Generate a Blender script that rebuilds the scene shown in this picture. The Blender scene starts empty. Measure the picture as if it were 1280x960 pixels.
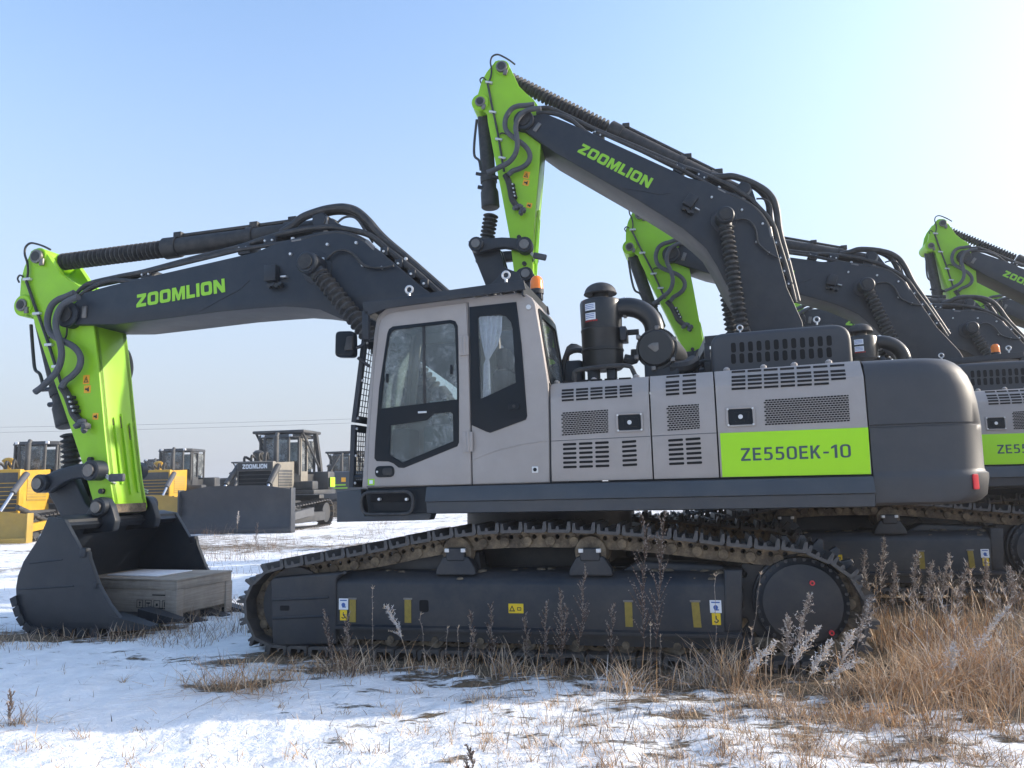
import bpy, bmesh, random
import numpy as np
from math import *
from mathutils import Vector, Matrix
random.seed(7); RNG=np.random.default_rng(11)
SC=bpy.context.scene
COL=SC.collection
V3=lambda *a: np.array(a,float)
# ------------------------------------------------------------------ camera model
F=960.; CAMH=1.6
PITCH=atan((605-480)/F); ROLL=radians(1.4)
fw=V3(0,cos(PITCH),sin(PITCH)); _up=V3(0,-sin(PITCH),cos(PITCH)); _rt=V3(1,0,0)
rt=_rt*cos(ROLL)-_up*sin(ROLL); up=_up*cos(ROLL)+_rt*sin(ROLL)
EYE=V3(0,0,CAMH)
def ray(px,py): return fw+rt*((px-640)/F)-up*((py-480)/F)
def ground(px,py,z=0.):
    r=ray(px,py); return EYE+r*((z-CAMH)/r[2])
AZ=radians(14)
ex=V3(cos(AZ),-sin(AZ),0); ey=V3(sin(AZ),cos(AZ),0)
YN=6.925
C=V3(-1.2,1.67,0)                      # origin of a machine, in its own frame
# traced outlines: a point of the photograph measured on a real plane of the machine (Y = distance from its near track face)
def P(px,py,Y=.1):
    r=ray(px,py); t=(YN+Y)/(r@ey); w=EYE+t*r
    return V3(w@ex,Y,w[2])
def xz(pts,Y=.1): return [(p[0],p[2]) for p in (P(a,b,Y) for a,b in pts)]
FOOT=V3(-1.767,1.67,2.307)
M2=dict(dx=3.156,dy=3.822,yaw=.088,dz=.081,th=-.647,ta=.37)
def P2(px,py,Y):                       # same, seen on the second machine's raised boom
    r=ray(px,py)
    o=V3(EYE@ex,EYE@ey-YN,CAMH)-V3(M2['dx'],M2['dy'],M2['dz'])-C
    d=V3(r@ex,r@ey,r[2]); c,s=cos(-M2['yaw']),sin(-M2['yaw'])
    R=lambda v:V3(v[0]*c-v[1]*s,v[0]*s+v[1]*c,v[2])
    o=R(o)+C; d=R(d); p=o+d*((Y-o[1])/d[1]); q=p-FOOT; c,s=cos(-M2['th']),sin(-M2['th'])
    return V3(FOOT[0]+q[0]*c-q[2]*s,Y,FOOT[2]+q[0]*s+q[2]*c)
# ------------------------------------------------------------------ materials
def mat(name,col,rough=.5,metal=0.,var=.12,vscale=3.,dust=None,damt=.0,dscale=2.5,bump=0.,bscale=40.,spec=.5,coat=0.):
    m=bpy.data.materials.new(name); m.use_nodes=True; nt=m.node_tree; N=nt.nodes; L=nt.links
    b=N['Principled BSDF']; b.inputs['Roughness'].default_value=rough; b.inputs['Metallic'].default_value=metal
    b.inputs['Specular IOR Level'].default_value=spec; b.inputs['Coat Weight'].default_value=coat
    tc=N.new('ShaderNodeTexCoord')
    n1=N.new('ShaderNodeTexNoise'); n1.inputs['Scale'].default_value=vscale; n1.inputs['Detail'].default_value=6; n1.inputs['Roughness'].default_value=.65
    L.new(tc.outputs['Object'],n1.inputs['Vector'])
    r=N.new('ShaderNodeMapRange'); r.inputs['From Min'].default_value=.3; r.inputs['From Max'].default_value=.7
    r.inputs['To Min'].default_value=1-var; r.inputs['To Max'].default_value=1+var; L.new(n1.outputs['Fac'],r.inputs['Value'])
    mx=N.new('ShaderNodeVectorMath'); mx.operation='SCALE'; mx.inputs[0].default_value=col[:3]; L.new(r.outputs[0],mx.inputs['Scale'])
    out=mx.outputs[0]
    if dust is not None:
        n2=N.new('ShaderNodeTexNoise'); n2.inputs['Scale'].default_value=dscale; n2.inputs['Detail'].default_value=9; n2.inputs['Roughness'].default_value=.72
        L.new(tc.outputs['Object'],n2.inputs['Vector'])
        r2=N.new('ShaderNodeMapRange'); r2.inputs['From Min'].default_value=.42; r2.inputs['From Max'].default_value=.72; r2.inputs['To Max'].default_value=damt
        L.new(n2.outputs['Fac'],r2.inputs['Value'])
        mm=N.new('ShaderNodeMix'); mm.data_type='RGBA'; L.new(r2.outputs[0],mm.inputs[0]); L.new(out,mm.inputs[6]); mm.inputs[7].default_value=(*dust,1)
        out=mm.outputs[2]
    L.new(out,b.inputs['Base Color'])
    rr=N.new('ShaderNodeMapRange'); rr.inputs['To Min'].default_value=max(.05,rough-.1); rr.inputs['To Max'].default_value=min(1,rough+.12); L.new(n1.outputs['Fac'],rr.inputs['Value']); L.new(rr.outputs[0],b.inputs['Roughness'])
    if bump:
        n3=N.new('ShaderNodeTexNoise'); n3.inputs['Scale'].default_value=bscale; n3.inputs['Detail'].default_value=5; L.new(tc.outputs['Object'],n3.inputs['Vector'])
        bp=N.new('ShaderNodeBump'); bp.inputs['Strength'].default_value=bump; bp.inputs['Distance'].default_value=.01; L.new(n3.outputs['Fac'],bp.inputs['Height']); L.new(bp.outputs[0],b.inputs['Normal'])
    return m
DUST=(.16,.145,.125)
M=dict(
 panel=mat('warm_grey_paint',(.335,.304,.284),.42,var=.07,vscale=1.5,dust=(.26,.235,.21),damt=.4,spec=.4),
 dark=mat('charcoal_paint',(.0095,.0145,.0225),.46,var=.14,dust=DUST,damt=.10,bump=.05,bscale=25),
 cw=mat('counterweight_paint',(.038,.041,.047),.5,var=.08,dust=DUST,damt=.10,bump=.06,bscale=14),
 skirt=mat('slate_paint',(.037,.046,.058),.42,var=.1,dust=DUST,damt=.14),
 frame=mat('undercarriage_paint',(.012,.016,.023),.48,var=.15,dust=(.13,.105,.08),damt=.32,dscale=1.8,bump=.08,bscale=20),
 lime=mat('lime_paint',(.29,.585,.012),.40,var=.05,dust=(.2,.3,.08),damt=.15,spec=.45),
 decal=mat('lime_decal',(.36,.72,.002),.4,var=.02),
 limetext=mat('lime_lettering',(.30,.62,.03),.4,var=.03),
 ink=mat('slate_lettering',(.045,.075,.085),.5,var=.05),
 black=mat('black_trim',(.005,.009,.014),.3,var=.1,spec=.22),
 rubber=mat('black_rubber',(.018,.019,.021),.6,var=.2,dust=DUST,damt=.25,dscale=8),
 boot=mat('bellows_rubber',(.022,.023,.025),.75,var=.2,dust=(.2,.19,.18),damt=.35,dscale=12),
 hose=mat('grey_hose_sleeve',(.085,.09,.10),.7,var=.2,bump=.3,bscale=120),
 hosedark=mat('black_hose',(.02,.021,.023),.5,var=.2,dust=DUST,damt=.3,dscale=9),
 shade_fill=mat('painted_opening_shade',(.004,.004,.005),.9,var=0),  # near-black inlay colour that paints the shade inside holes and slots
 steel=mat('worn_steel',(.20,.19,.18),.42,metal=.7,var=.2,dust=(.12,.09,.07),damt=.5,dscale=7),
 zinc=mat('zinc_bolt',(.62,.62,.62),.4,metal=.5,var=.1),
 shoe=mat('track_shoe_steel',(.060,.060,.063),.5,metal=.25,var=.3,vscale=8,dust=(.17,.14,.105),damt=.55,dscale=5,bump=.2,bscale=30),
 chain=mat('muddy_track_chain',(.085,.066,.047),.8,var=.35,vscale=9,dust=(.33,.255,.165),damt=.9,dscale=7,bump=.6,bscale=35),
 white=mat('white_label',(.75,.77,.8),.5,var=.03),
 yellow=mat('yellow_label',(.80,.55,.01),.5,var=.04),
 reflector=mat('yellow_reflector',(.26,.19,.022),.35,var=.15,vscale=30),
 orangelab=mat('orange_label',(.85,.40,.02),.5,var=.05),
 amber=mat('amber_plastic',(.95,.22,.02),.2,var=.05),
 red=mat('red_plastic',(.65,.03,.04),.3,var=.05),
 redprint=mat('red_print',(.45,.02,.02),.5,var=0),
 blue=mat('blue_print',(.03,.10,.35),.5,var=0),
 print=mat('black_print',(.02,.02,.02),.6,var=0),
 curtain=mat('curtain_cloth',(.82,.82,.90),.9,var=.08,vscale=20),
 seat=mat('seat_cloth',(.05,.05,.055),.9,var=.2),
 interior=mat('cab_lining',(.17,.18,.18),.8,var=.1),
 filter=mat('black_filter_plastic',(.014,.015,.016),.34,var=.15,dust=DUST,damt=.08),
 wood=None, snowbit=mat('snow',(.84,.86,.9),.7,var=.05),
 dozer_yellow=mat('dozer_yellow',(.52,.30,.02),.45,var=.1,dust=(.3,.2,.08),damt=.25),
 blade_tan=mat('blade_tan',(.36,.24,.045),.5,var=.1,dust=(.3,.2,.08),damt=.3),
 dozer_cream=mat('dozer_cream',(.20,.185,.155),.5,var=.1,dust=(.3,.25,.2),damt=.3),
 dozer_dark=mat('dozer_dark',(.035,.037,.04),.5,var=.15,dust=DUST,damt=.3),
 blade_grey=mat('blade_grey',(.026,.031,.042),.5,var=.12,dust=(.09,.09,.09),damt=.3,dscale=1.2),
 chrome=mat('cylinder_rod',(.55,.57,.6),.2,metal=.9,var=.05),
)
def glass_mat(name,tint,frost,fscale):
    m=bpy.data.materials.new(name); m.use_nodes=True; nt=m.node_tree; N=nt.nodes; L=nt.links; N.clear()
    o=N.new('ShaderNodeOutputMaterial'); tr=N.new('ShaderNodeBsdfTransparent'); tr.inputs[0].default_value=(*tint,1)
    gl=N.new('ShaderNodeBsdfGlossy'); gl.inputs['Roughness'].default_value=.03
    fr=N.new('ShaderNodeFresnel'); fr.inputs[0].default_value=1.55
    m1=N.new('ShaderNodeMixShader'); L.new(fr.outputs[0],m1.inputs[0]); L.new(tr.outputs[0],m1.inputs[1]); L.new(gl.outputs[0],m1.inputs[2])
    df=N.new('ShaderNodeBsdfDiffuse'); df.inputs[0].default_value=(.62,.66,.68,1)
    tc=N.new('ShaderNodeTexCoord'); n=N.new('ShaderNodeTexNoise'); n.inputs['Scale'].default_value=fscale; n.inputs['Detail'].default_value=8; n.inputs['Roughness'].default_value=.75
    L.new(tc.outputs['Object'],n.inputs[0])
    n2=N.new('ShaderNodeTexNoise'); n2.inputs['Scale'].default_value=2.2; n2.inputs['Detail'].default_value=3; L.new(tc.outputs['Object'],n2.inputs[0])
    ad=N.new('ShaderNodeMath'); ad.operation='MULTIPLY'; L.new(n.outputs['Fac'],ad.inputs[0]); L.new(n2.outputs['Fac'],ad.inputs[1])
    mr=N.new('ShaderNodeMapRange'); mr.inputs['From Min'].default_value=.24; mr.inputs['From Max'].default_value=.36; mr.inputs['To Min'].default_value=frost*.22; mr.inputs['To Max'].default_value=frost; L.new(ad.outputs[0],mr.inputs[0])
    m2=N.new('ShaderNodeMixShader'); L.new(mr.outputs[0],m2.inputs[0]); L.new(m1.outputs[0],m2.inputs[1]); L.new(df.outputs[0],m2.inputs[2])
    L.new(m2.outputs[0],o.inputs[0]); return m
M['glass']=glass_mat('frosty_cab_glass',(.72,.80,.80),.30,30)
M['glass_clear']=glass_mat('clear_cab_glass',(.9,.93,.93),.10,30)
M['glass2']=glass_mat('dark_cab_glass',(.35,.40,.43),.42,18)
def wood_mat():
    m=mat('weathered_wood',(.40,.345,.285),.85,var=.18,vscale=2,dust=(.17,.15,.13),damt=.45,dscale=3)
    nt=m.node_tree; N=nt.nodes; L=nt.links; b=N['Principled BSDF']
    tc=N.new('ShaderNodeTexCoord'); mp=N.new('ShaderNodeMapping'); mp.inputs['Scale'].default_value=(1.2,1.2,26); L.new(tc.outputs['Object'],mp.inputs[0])
    w=N.new('ShaderNodeTexNoise'); w.inputs['Scale'].default_value=2; w.inputs['Detail'].default_value=6; L.new(mp.outputs[0],w.inputs[0])
    src=b.inputs['Base Color'].links[0].from_socket
    mm=N.new('ShaderNodeMix'); mm.data_type='RGBA'; mm.blend_type='MULTIPLY'; mm.inputs[0].default_value=.5; L.new(src,mm.inputs[6]); L.new(w.outputs['Color'],mm.inputs[7])
    cr=N.new('ShaderNodeMapRange'); cr.inputs['From Min'].default_value=.3; cr.inputs['From Max'].default_value=.7; cr.inputs['To Min'].default_value=.8; cr.inputs['To Max'].default_value=1.12; L.new(w.outputs['Fac'],cr.inputs[0])
    vm=N.new('ShaderNodeVectorMath'); vm.operation='SCALE'; L.new(src,vm.inputs[0]); L.new(cr.outputs[0],vm.inputs['Scale']); L.new(vm.outputs[0],b.inputs['Base Color'])
    return m
M['wood']=wood_mat()
# ------------------------------------------------------------------ mesh builder
def _curve_mesh(loops,th,bev,res=2):
    cu=bpy.data.curves.new('tmp','CURVE'); cu.dimensions='2D'; cu.fill_mode='BOTH'
    for lp in loops:
        s=cu.splines.new('POLY'); s.points.add(len(lp)-1); s.use_cyclic_u=True
        for i,(a,b) in enumerate(lp): s.points[i].co=(a,b,0,1)
    cu.extrude=max(th/2-bev,1e-5); cu.bevel_depth=bev; cu.bevel_resolution=res if bev else 0; cu.offset=-bev
    ob=bpy.data.objects.new('tmp',cu); me=bpy.data.meshes.new_from_object(ob)
    v=np.array([x.co for x in me.vertices],float).reshape(-1,3); f=[tuple(p.vertices) for p in me.polygons]
    bpy.data.objects.remove(ob); bpy.data.curves.remove(cu); bpy.data.meshes.remove(me)
    return v,f
def rnd(pts,r,n=4):                    # round the corners of a 2-D outline
    out=[]; k=len(pts)
    for i in range(k):
        a,b,c=(np.array(pts[j%k],float) for j in (i-1,i,i+1))
        ri=r[i] if isinstance(r,(list,tuple)) else r
        la,lc=np.linalg.norm(a-b),np.linalg.norm(c-b); d=min(ri,la*.45,lc*.45)
        if d<1e-4: out.append(tuple(b)); continue
        p,q=b+(a-b)/la*d,b+(c-b)/lc*d
        for t in np.linspace(0,1,n+1): out.append(tuple((1-t)**2*p+2*t*(1-t)*b+t*t*q))
    return out
def rrect(x0,z0,x1,z1,r,n=4): return rnd([(x0,z0),(x1,z0),(x1,z1),(x0,z1)],r,n)
def circ(cx,cz,r,n=24,a0=0,a1=2*pi): return [(cx+r*cos(a0+(a1-a0)*i/n),cz+r*sin(a0+(a1-a0)*i/n)) for i in range(n)]
def frame_of(d):
    d=np.array(d,float); d/=np.linalg.norm(d)
    h=V3(0,0,1) if abs(d[2])<.9 else V3(1,0,0)
    u=np.cross(h,d); u/=np.linalg.norm(u); return d,u,np.cross(d,u)
def smooth_path(pts,k=6):
    p=[np.array(q,float) for q in pts]; out=[]
    for i in range(len(p)-1):
        a,b,c,d=p[max(i-1,0)],p[i],p[i+1],p[min(i+2,len(p)-1)]
        for t in np.arange(k)/k:
            out.append(.5*((2*b)+(c-a)*t+(2*a-5*b+4*c-d)*t*t+(3*b-a-3*c+d)*t**3))
    return out+[p[-1]]
class MB:
    def __init__(s): s.v=[];s.f=[];s.m=[];s.mats=[];s.n=0
    def add(s,v,f,m):
        m=M[m] if isinstance(m,str) else m
        if m not in s.mats: s.mats.append(m)
        k=s.mats.index(m); v=np.asarray(v,float).reshape(-1,3)
        s.v.append(v); s.f+=[tuple(i+s.n for i in q) for q in f]; s.m+=[k]*len(f); s.n+=len(v); return s
    def plate(s,loops,y0,y1,m,bev=.006,O=None,U=None,Vv=None,res=2):
        if not isinstance(loops[0][0],(tuple,list,np.ndarray)): loops=[loops]
        th=abs(y1-y0); v,f=_curve_mesh(loops,th,min(bev,th*.45),res)
        if O is None: O,U,Vv=V3(0,(y0+y1)/2,0),V3(1,0,0),V3(0,0,1)
        N=np.cross(U,Vv)
        return s.add(O+v[:,:1]*U+v[:,1:2]*Vv+v[:,2:]*N,f,m)
    def box(s,a,b,m,bev=0.,R=None,O=None):
        a,b=np.minimum(a,b),np.maximum(a,b)
        bm=bmesh.new(); bmesh.ops.create_cube(bm,size=1)
        for q in bm.verts: q.co=Vector(((q.co.x+.5)*(b[0]-a[0])+a[0],(q.co.y+.5)*(b[1]-a[1])+a[1],(q.co.z+.5)*(b[2]-a[2])+a[2]))
        if bev: bmesh.ops.bevel(bm,geom=bm.edges[:],offset=min(bev,.45*min(b-a)),segments=2,profile=.5,affect='EDGES')
        v=np.array([q.co[:] for q in bm.verts]); bm.verts.index_update(); f=[tuple(q.index for q in p.verts) for p in bm.faces]; bm.free()
        if R is not None: v=v@np.array(R).T+(O if O is not None else 0)
        return s.add(v,f,m)
    def loft(s,rings,m,caps=True,close=True):
        k=len(rings[0]); v=np.concatenate([np.asarray(r,float) for r in rings]); f=[]
        for i in range(len(rings)-1):
            for j in range(k if close else k-1):
                a,b=i*k+j,i*k+(j+1)%k; f.append((a,b,b+k,a+k))
        if caps: f.append(tuple(range(k))[::-1]); f.append(tuple(range((len(rings)-1)*k,len(rings)*k)))
        return s.add(v,f,m)
    def lathe(s,p0,d,prof,m,n=20):      # prof: (distance along the axis, radius)
        d,u,w=frame_of(d); p0=np.array(p0,float)
        return s.loft([[p0+d*t+(u*cos(2*pi*j/n)+w*sin(2*pi*j/n))*max(r,1e-4) for j in range(n)] for t,r in prof],m)
    def cyl(s,p0,p1,r,m,n=16,r1=None,bev=.0):
        p0,p1=np.array(p0,float),np.array(p1,float); L=np.linalg.norm(p1-p0); r1=r if r1 is None else r1
        pr=[(0,r),(L,r1)] if not bev else [(0,r-bev),(bev,r),(L-bev,r1),(L,r1-bev)]
        return s.lathe(p0,p1-p0,pr,m,n)
    def tube(s,pts,r,m,n=8,sm=0):
        p=smooth_path(pts,sm) if sm else [np.array(q,float) for q in pts]; rings=[]; u=None
        for i in range(len(p)):
            t=p[min(i+1,len(p)-1)]-p[max(i-1,0)]; t/=np.linalg.norm(t)+1e-12
            if u is None: _,u,_=frame_of(t)
            u=u-t*(u@t); u/=np.linalg.norm(u); w=np.cross(t,u)
            rings.append([p[i]+(u*cos(2*pi*j/n)+w*sin(2*pi*j/n))*r for j in range(n)])
        return s.loft(rings,m)
    def bellows(s,p0,p1,r0,r1,k,m,n=16):
        L=np.linalg.norm(np.array(p1)-p0); pr=[]
        for i in range(k): 
            a=L/k*i; pr+=[(a,r0),(a+L/k*.32,r1),(a+L/k*.5,r1),(a+L/k*.82,r0)]
        return s.lathe(p0,np.array(p1)-p0,pr+[(L,r0)],m,n)
    def sweepx(s,prof,x0,x1,m,prof1=None):
        prof1=prof1 or prof
        return s.loft([[(x0,a,b) for a,b in prof],[(x1,a,b) for a,b in prof1]],m)
    def build(s,name,parent=None,origin=None,ang=32):
        me=bpy.data.meshes.new(name); v=np.concatenate(s.v)-(C if origin is None else np.array(origin,float))
        me.from_pydata(v.tolist(),[],s.f)
        for m in s.mats: me.materials.append(m)
        me.polygons.foreach_set('material_index',s.m)
        bm=bmesh.new(); bm.from_mesh(me); bmesh.ops.remove_doubles(bm,verts=bm.verts,dist=1e-5); bmesh.ops.recalc_face_normals(bm,faces=bm.faces); bm.to_mesh(me); bm.free()
        me.polygons.foreach_set('use_smooth',[True]*len(me.polygons)); me.set_sharp_from_angle(angle=radians(ang)); me.update()
        o=bpy.data.objects.new(name,me); COL.objects.link(o); o.parent=parent; return o
def empty(name,loc,rz=0):
    o=bpy.data.objects.new(name,None); COL.objects.link(o); o.location=loc; o.rotation_euler=(0,0,rz); o.empty_display_size=.3; return o
def tag(o,label=None,cat=None,group=None,kind=None):
    for k,v in (('label',label),('category',cat),('group',group),('kind',kind)):
        if v: o[k]=v
    return o
def copy_tree(o,parent=None,skip=()):
    c=o.copy(); COL.objects.link(c); c.parent=parent
    for ch in o.children:
        if ch.name.split('.')[0] not in skip: copy_tree(ch,c,skip)
    return c
# lettering ------------------------------------------------------------------
_t=.27
def _O(w): return [rnd([(0,0),(w,0),(w,1),(0,1)],.26,4),rnd([(_t,.24),(w-_t,.24),(w-_t,.76),(_t,.76)],.10,3)]
BLOCK={'Z':(.86,[[(0,0),(.86,0),(.86,.25),(.38,.25),(.84,.76),(.84,1),(.03,1),(.03,.75),(.48,.75),(0,.24)]]),
 'O':(.95,_O(.95)),
 'M':(1.12,[[(0,0),(.26,0),(.26,.58),(.47,0),(.65,0),(.86,.58),(.86,0),(1.12,0),(1.12,1),(.78,1),(.56,.42),(.34,1),(0,1)]]),
 'L':(.72,[[(0,0),(.72,0),(.72,.25),(.27,.25),(.27,1),(0,1)]]),
 'I':(.27,[[(0,0),(.27,0),(.27,1),(0,1)]]),
 'N':(.95,[[(0,0),(.26,0),(.26,.55),(.66,0),(.95,0),(.95,1),(.69,1),(.69,.45),(.29,1),(0,1)]])}
def _st(pts,w=.155): return pts
_q=.16
THIN={'Z':(.62,[[(0,0),(.62,0),(.62,_q),(.2,_q),(.61,.86),(.61,1),(.02,1),(.02,1-_q),(.41,1-_q),(0,.14)]]),
 'E':(.54,[[(0,0),(.54,0),(.54,_q),(_q,_q),(_q,.43),(.49,.43),(.49,.58),(_q,.58),(_q,1-_q),(.53,1-_q),(.53,1),(0,1)]]),
 '5':(.58,[[(.02,.03),(.12,0),(.3,-.01),(.46,.03),(.55,.12),(.58,.3),(.56,.46),(.48,.58),(.36,.63),(.2,.62),(.21,.85),(.54,.85),(.54,1),(.07,1),(.04,.47),(.2,.49),(.33,.49),(.4,.44),(.42,.31),(.4,.19),(.31,.13),(.18,.13),(.04,.17)]]),
 '0':(.64,[rnd([(0,0),(.64,0),(.64,1),(0,1)],.3,6),rnd([(_q,.13),(.64-_q,.13),(.64-_q,.87),(_q,.87)],.17,5)]),
 'K':(.64,[[(0,0),(_q,0),(_q,.36),(.24,.44),(.44,0),(.63,0),(.36,.56),(.62,1),(.43,1),(_q,.56),(_q,1),(0,1)]]),
 '-':(.34,[[(0,.36),(.34,.36),(.34,.5),(0,.5)]]),
 '1':(.40,[[(.2,0),(.37,0),(.37,1),(.24,1),(0,.84),(.0,.68),(.2,.79)]])}
def block_word(word,gap=.13,BLOCK=BLOCK):
    x=0; out=[]
    for ch in word:
        w,lp=BLOCK[ch]; out+=[[(a+x,b) for a,b in l] for l in lp]; x+=w+gap
    return out,x-gap
def quad_map(v,w,q,off):               # v: points in 0..w x 0..1, q: LL LR UR UL in 3-D, off: offset vector per unit depth
    q=[np.array(a,float) for a in q]; s=v[:,:1]/w; t=v[:,1:2]
    return (1-s)*(1-t)*q[0]+s*(1-t)*q[1]+s*t*q[2]+(1-s)*t*q[3]+v[:,2:]*off
def add_word(mb,word,q,m,off=V3(0,-1,0),th=.006,font=BLOCK,gap=.13):
    lp,w=block_word(word,gap,font); v,f=_curve_mesh(lp,th,0); mb.add(quad_map(v,w,q,off),f,m)
def add_text(mb,txt,q,m,off=V3(0,-1,0),th=.006,bold=.018):
    cu=bpy.data.curves.new('tmp','FONT'); cu.body=txt; cu.size=1; cu.offset=bold; cu.extrude=th/2; cu.resolution_u=4
    ob=bpy.data.objects.new('tmp',cu); me=bpy.data.meshes.new_from_object(ob)
    v=np.array([x.co for x in me.vertices],float); f=[tuple(p.vertices) for p in me.polygons]
    bpy.data.objects.remove(ob); bpy.data.curves.remove(cu); bpy.data.meshes.remove(me)
    v[:,:2]-=v[:,:2].min(0); w,h=v[:,:2].max(0); v[:,1]/=h; mb.add(quad_map(v,w,q,off),f,m)
def pq(pts,Y): return [P(a,b,Y) for a,b in pts]
exec_order=[]
# ================================================================== EXCAVATOR
ROOT1=EYE*0+YN*ey+C[0]*ex+C[1]*ey
def root_at(dx,dy,yaw,dz):
    w=YN*ey+(C[0]+dx)*ex+(C[1]+dy)*ey; return empty('excavator',(w[0],w[1],dz),-AZ+yaw)
R1=root_at(0,0,0,0)
Xp=lambda px,py,Y=.1: P(px,py,Y)[0]
Zp=lambda px,py,Y=.1: P(px,py,Y)[2]
ZB=1.605                                # underside of the body panels
X0,X1,X2,X3=Xp(687,540),Xp(814,540),Xp(896.5,540),Xp(1083,500)
ztop=lambda X: 2.545+(X-X0)*.019        # the hood rises a little towards the tail
zcr=lambda X: ztop(X)-.155
def side_panel(xa,xb):
    mb=MB(); pr=lambda X:[(.105,ZB+.008),(.10,ZB+.02),(.10,zcr(X)-.01),(.108,zcr(X)+.01),(.185,ztop(X)-.035),(.215,ztop(X)-.008),(.27,ztop(X)),(.95,ztop(X)+.012),(.95,ztop(X)-.05),(.25,ztop(X)-.06),(.13,ZB+.01)]
    mb.sweepx(pr(xa),xa,xb,'panel',pr(xb)); return mb
def on_panel(px,py):                    # point on the panel skin, vertical or sloping part
    Y=.1
    for _ in range(6):
        p=P(px,py,Y); zc,zt=zcr(p[0]),ztop(p[0])
        Y=.1 if p[2]<zc else min(.215,.108+(p[2]-zc-.01)/(zt-.035-zc-.01)*.077)
        Y=max(Y,.1)
    return p
def surfY(X,Z):
    zc,zt=zcr(X),ztop(X)
    return np.interp(Z,[zc-.01,zc+.01,zt-.035,zt-.008],[.10,.108,.185,.215])
def slots(par,q,cols,rows,fw_,fh,r=0,m='shade_fill',off=.004,skip=(),stag=False):
    mb=MB()
    # near-black inlays that paint slot shade, laid in a grid over the four measured corners q (LL LR UR UL, pixels)
    c=[on_panel(*a) for a in q]
    for i in range(cols):
        for j in range(rows):
            if (i,j) in skip: continue
            sh=(.5/cols if (stag and j%2) else 0)
            s0,s1=(i+.5-fw_/2)/cols+sh,(i+.5+fw_/2)/cols+sh
            if s0>=1: continue
            s1=min(s1,1); t0,t1=(j+.5-fh/2)/rows,(j+.5+fh/2)/rows
            B=lambda s,t:(1-s)*(1-t)*c[0]+s*(1-t)*c[1]+s*t*c[2]+(1-s)*t*c[3]
            if r:
                w=np.linalg.norm(B(s1,t0)-B(s0,t0)); h=np.linalg.norm(B(s0,t1)-B(s0,t0)); pts=rrect(0,0,w,h,min(w,h)*.48,3)
                pts=[B(s0+(s1-s0)*a/w,t0+(t1-t0)*b/h) for a,b in pts]
            else: pts=[B(s0,t0),B(s1,t0),B(s1,t1),B(s0,t1)]
            pts=[V3(p[0],surfY(p[0],p[2]),p[2]) for p in pts]; k=len(pts); o=V3(0,-off,0) if pts[0][1]<.1005 else V3(0,-.005,.003)
            mb.add(np.array([p+o for p in pts]+[p-o for p in pts]),[tuple(range(k))]+[(a,a+k,(a+1)%k+k,(a+1)%k) for a in range(k)],m)
    mb.build('louver',par)
g=.007
def latch(parent,px,py):
    c=P(px,py,.1); w,h=.105,.07; mb=MB()
    mb.plate([rrect(c[0]-w*1.18,c[2]-h*1.25,c[0]+w*1.18,c[2]+h*1.25,.02),rrect(c[0]-w*.98,c[2]-h,c[0]+w*.98,c[2]+h,.012)],.085,.1,'panel',.005)
    mb.plate(rrect(c[0]-w*.98,c[2]-h,c[0]+w*.98,c[2]+h,.012),.093,.103,'black',.002)
    mb.plate(rrect(c[0]-w*.5,c[2]-h*.6,c[0]+w*.75,c[2]+h*.6,.01),.088,.094,'black',.003)
    mb.cyl((c[0],.09,c[2]),(c[0],.082,c[2]),.02,'zinc',12)
    for sx in (-1,1):
        for sz in (-1,1): mb.cyl((c[0]+sx*w*1.0,.088,c[2]+sz*h*1.0),(c[0]+sx*w,.082,c[2]+sz*h),.009,'zinc',8)
    mb.build('door_latch',parent)
pa=side_panel(X0+g,X1-g).build('side_door',R1)
slots(pa,[(701,503),(792,496.5),(791.5,480.5),(701,486.5)],5,4,.83,.52); slots(pa,[(701.5,478.5),(790,473.4),(790,471.6),(701.5,476.6)],5,1,.83,.9)
slots(pa,[(702,545),(760.5,541),(760,511.5),(701,515.5)],15,12,.78,.6,stag=True)
slots(pa,[(702.5,587),(763.5,585),(762.5,550),(702,553)],3,6,.84,.52,r=1); slots(pa,[(777.5,584.5),(797.5,583.5),(796,548.5),(776.5,550)],1,6,.92,.52,r=1)
latch(pa,787,528)
pb=side_panel(X1+g,X2-g).build('side_door',R1)
slots(pb,[(830.5,496),(872.5,493),(872,473),(830,476.5)],2,4,.8,.52); slots(pb,[(831,472.5),(872,469.5),(872,467.5),(831,470.5)],2,1,.8,.9)
slots(pb,[(834,539),(875,536),(873.5,504.5),(832.5,507)],10,12,.78,.6,stag=True)
slots(pb,[(835,583),(879.5,581),(877,545),(833.5,548)],2,6,.86,.52,r=1)
pc=side_panel(X2+g,X3-g).build('side_door',R1)
slots(pc,[(913,489),(1059,480.5),(1057.5,461),(913,469.5)],7,4,.86,.52,skip=[(6,0),]); slots(pc,[(913,466.5),(1057,457.5),(1057,455.2),(913,464)],7,1,.85,.9)
slots(pc,[(956,532),(1062.5,527),(1060.5,493),(954,499.5)],26,12,.78,.6,stag=True); latch(pc,925.5,521)
for par_,a_,b_ in ((pa,(687.5,551.5),(812.5,545.3)),(pb,(815.5,545.1),(895.5,541.2))):
    mb=MB(); mb.tube([P(*a_,.1),P(*b_,.1)],.0035,'hose',6); mb.build('crease_shade_line',par_)  # thin dark line painting the shade of the panel crease
mb=MB(); mb.plate(xz([(903,596.3),(1088.5,592.6),(1085,534.3),(900,541.5)]),.094,.104,'decal',.001)
add_word(mb,'ZE550EK-10',pq([(926.5,576.3),(1064,571.8),(1063,555),(925.5,560.3)],.0935),'ink',th=.003,font=THIN,gap=.15)
mb.build('model_plate',pc)
mb=MB()
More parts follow.
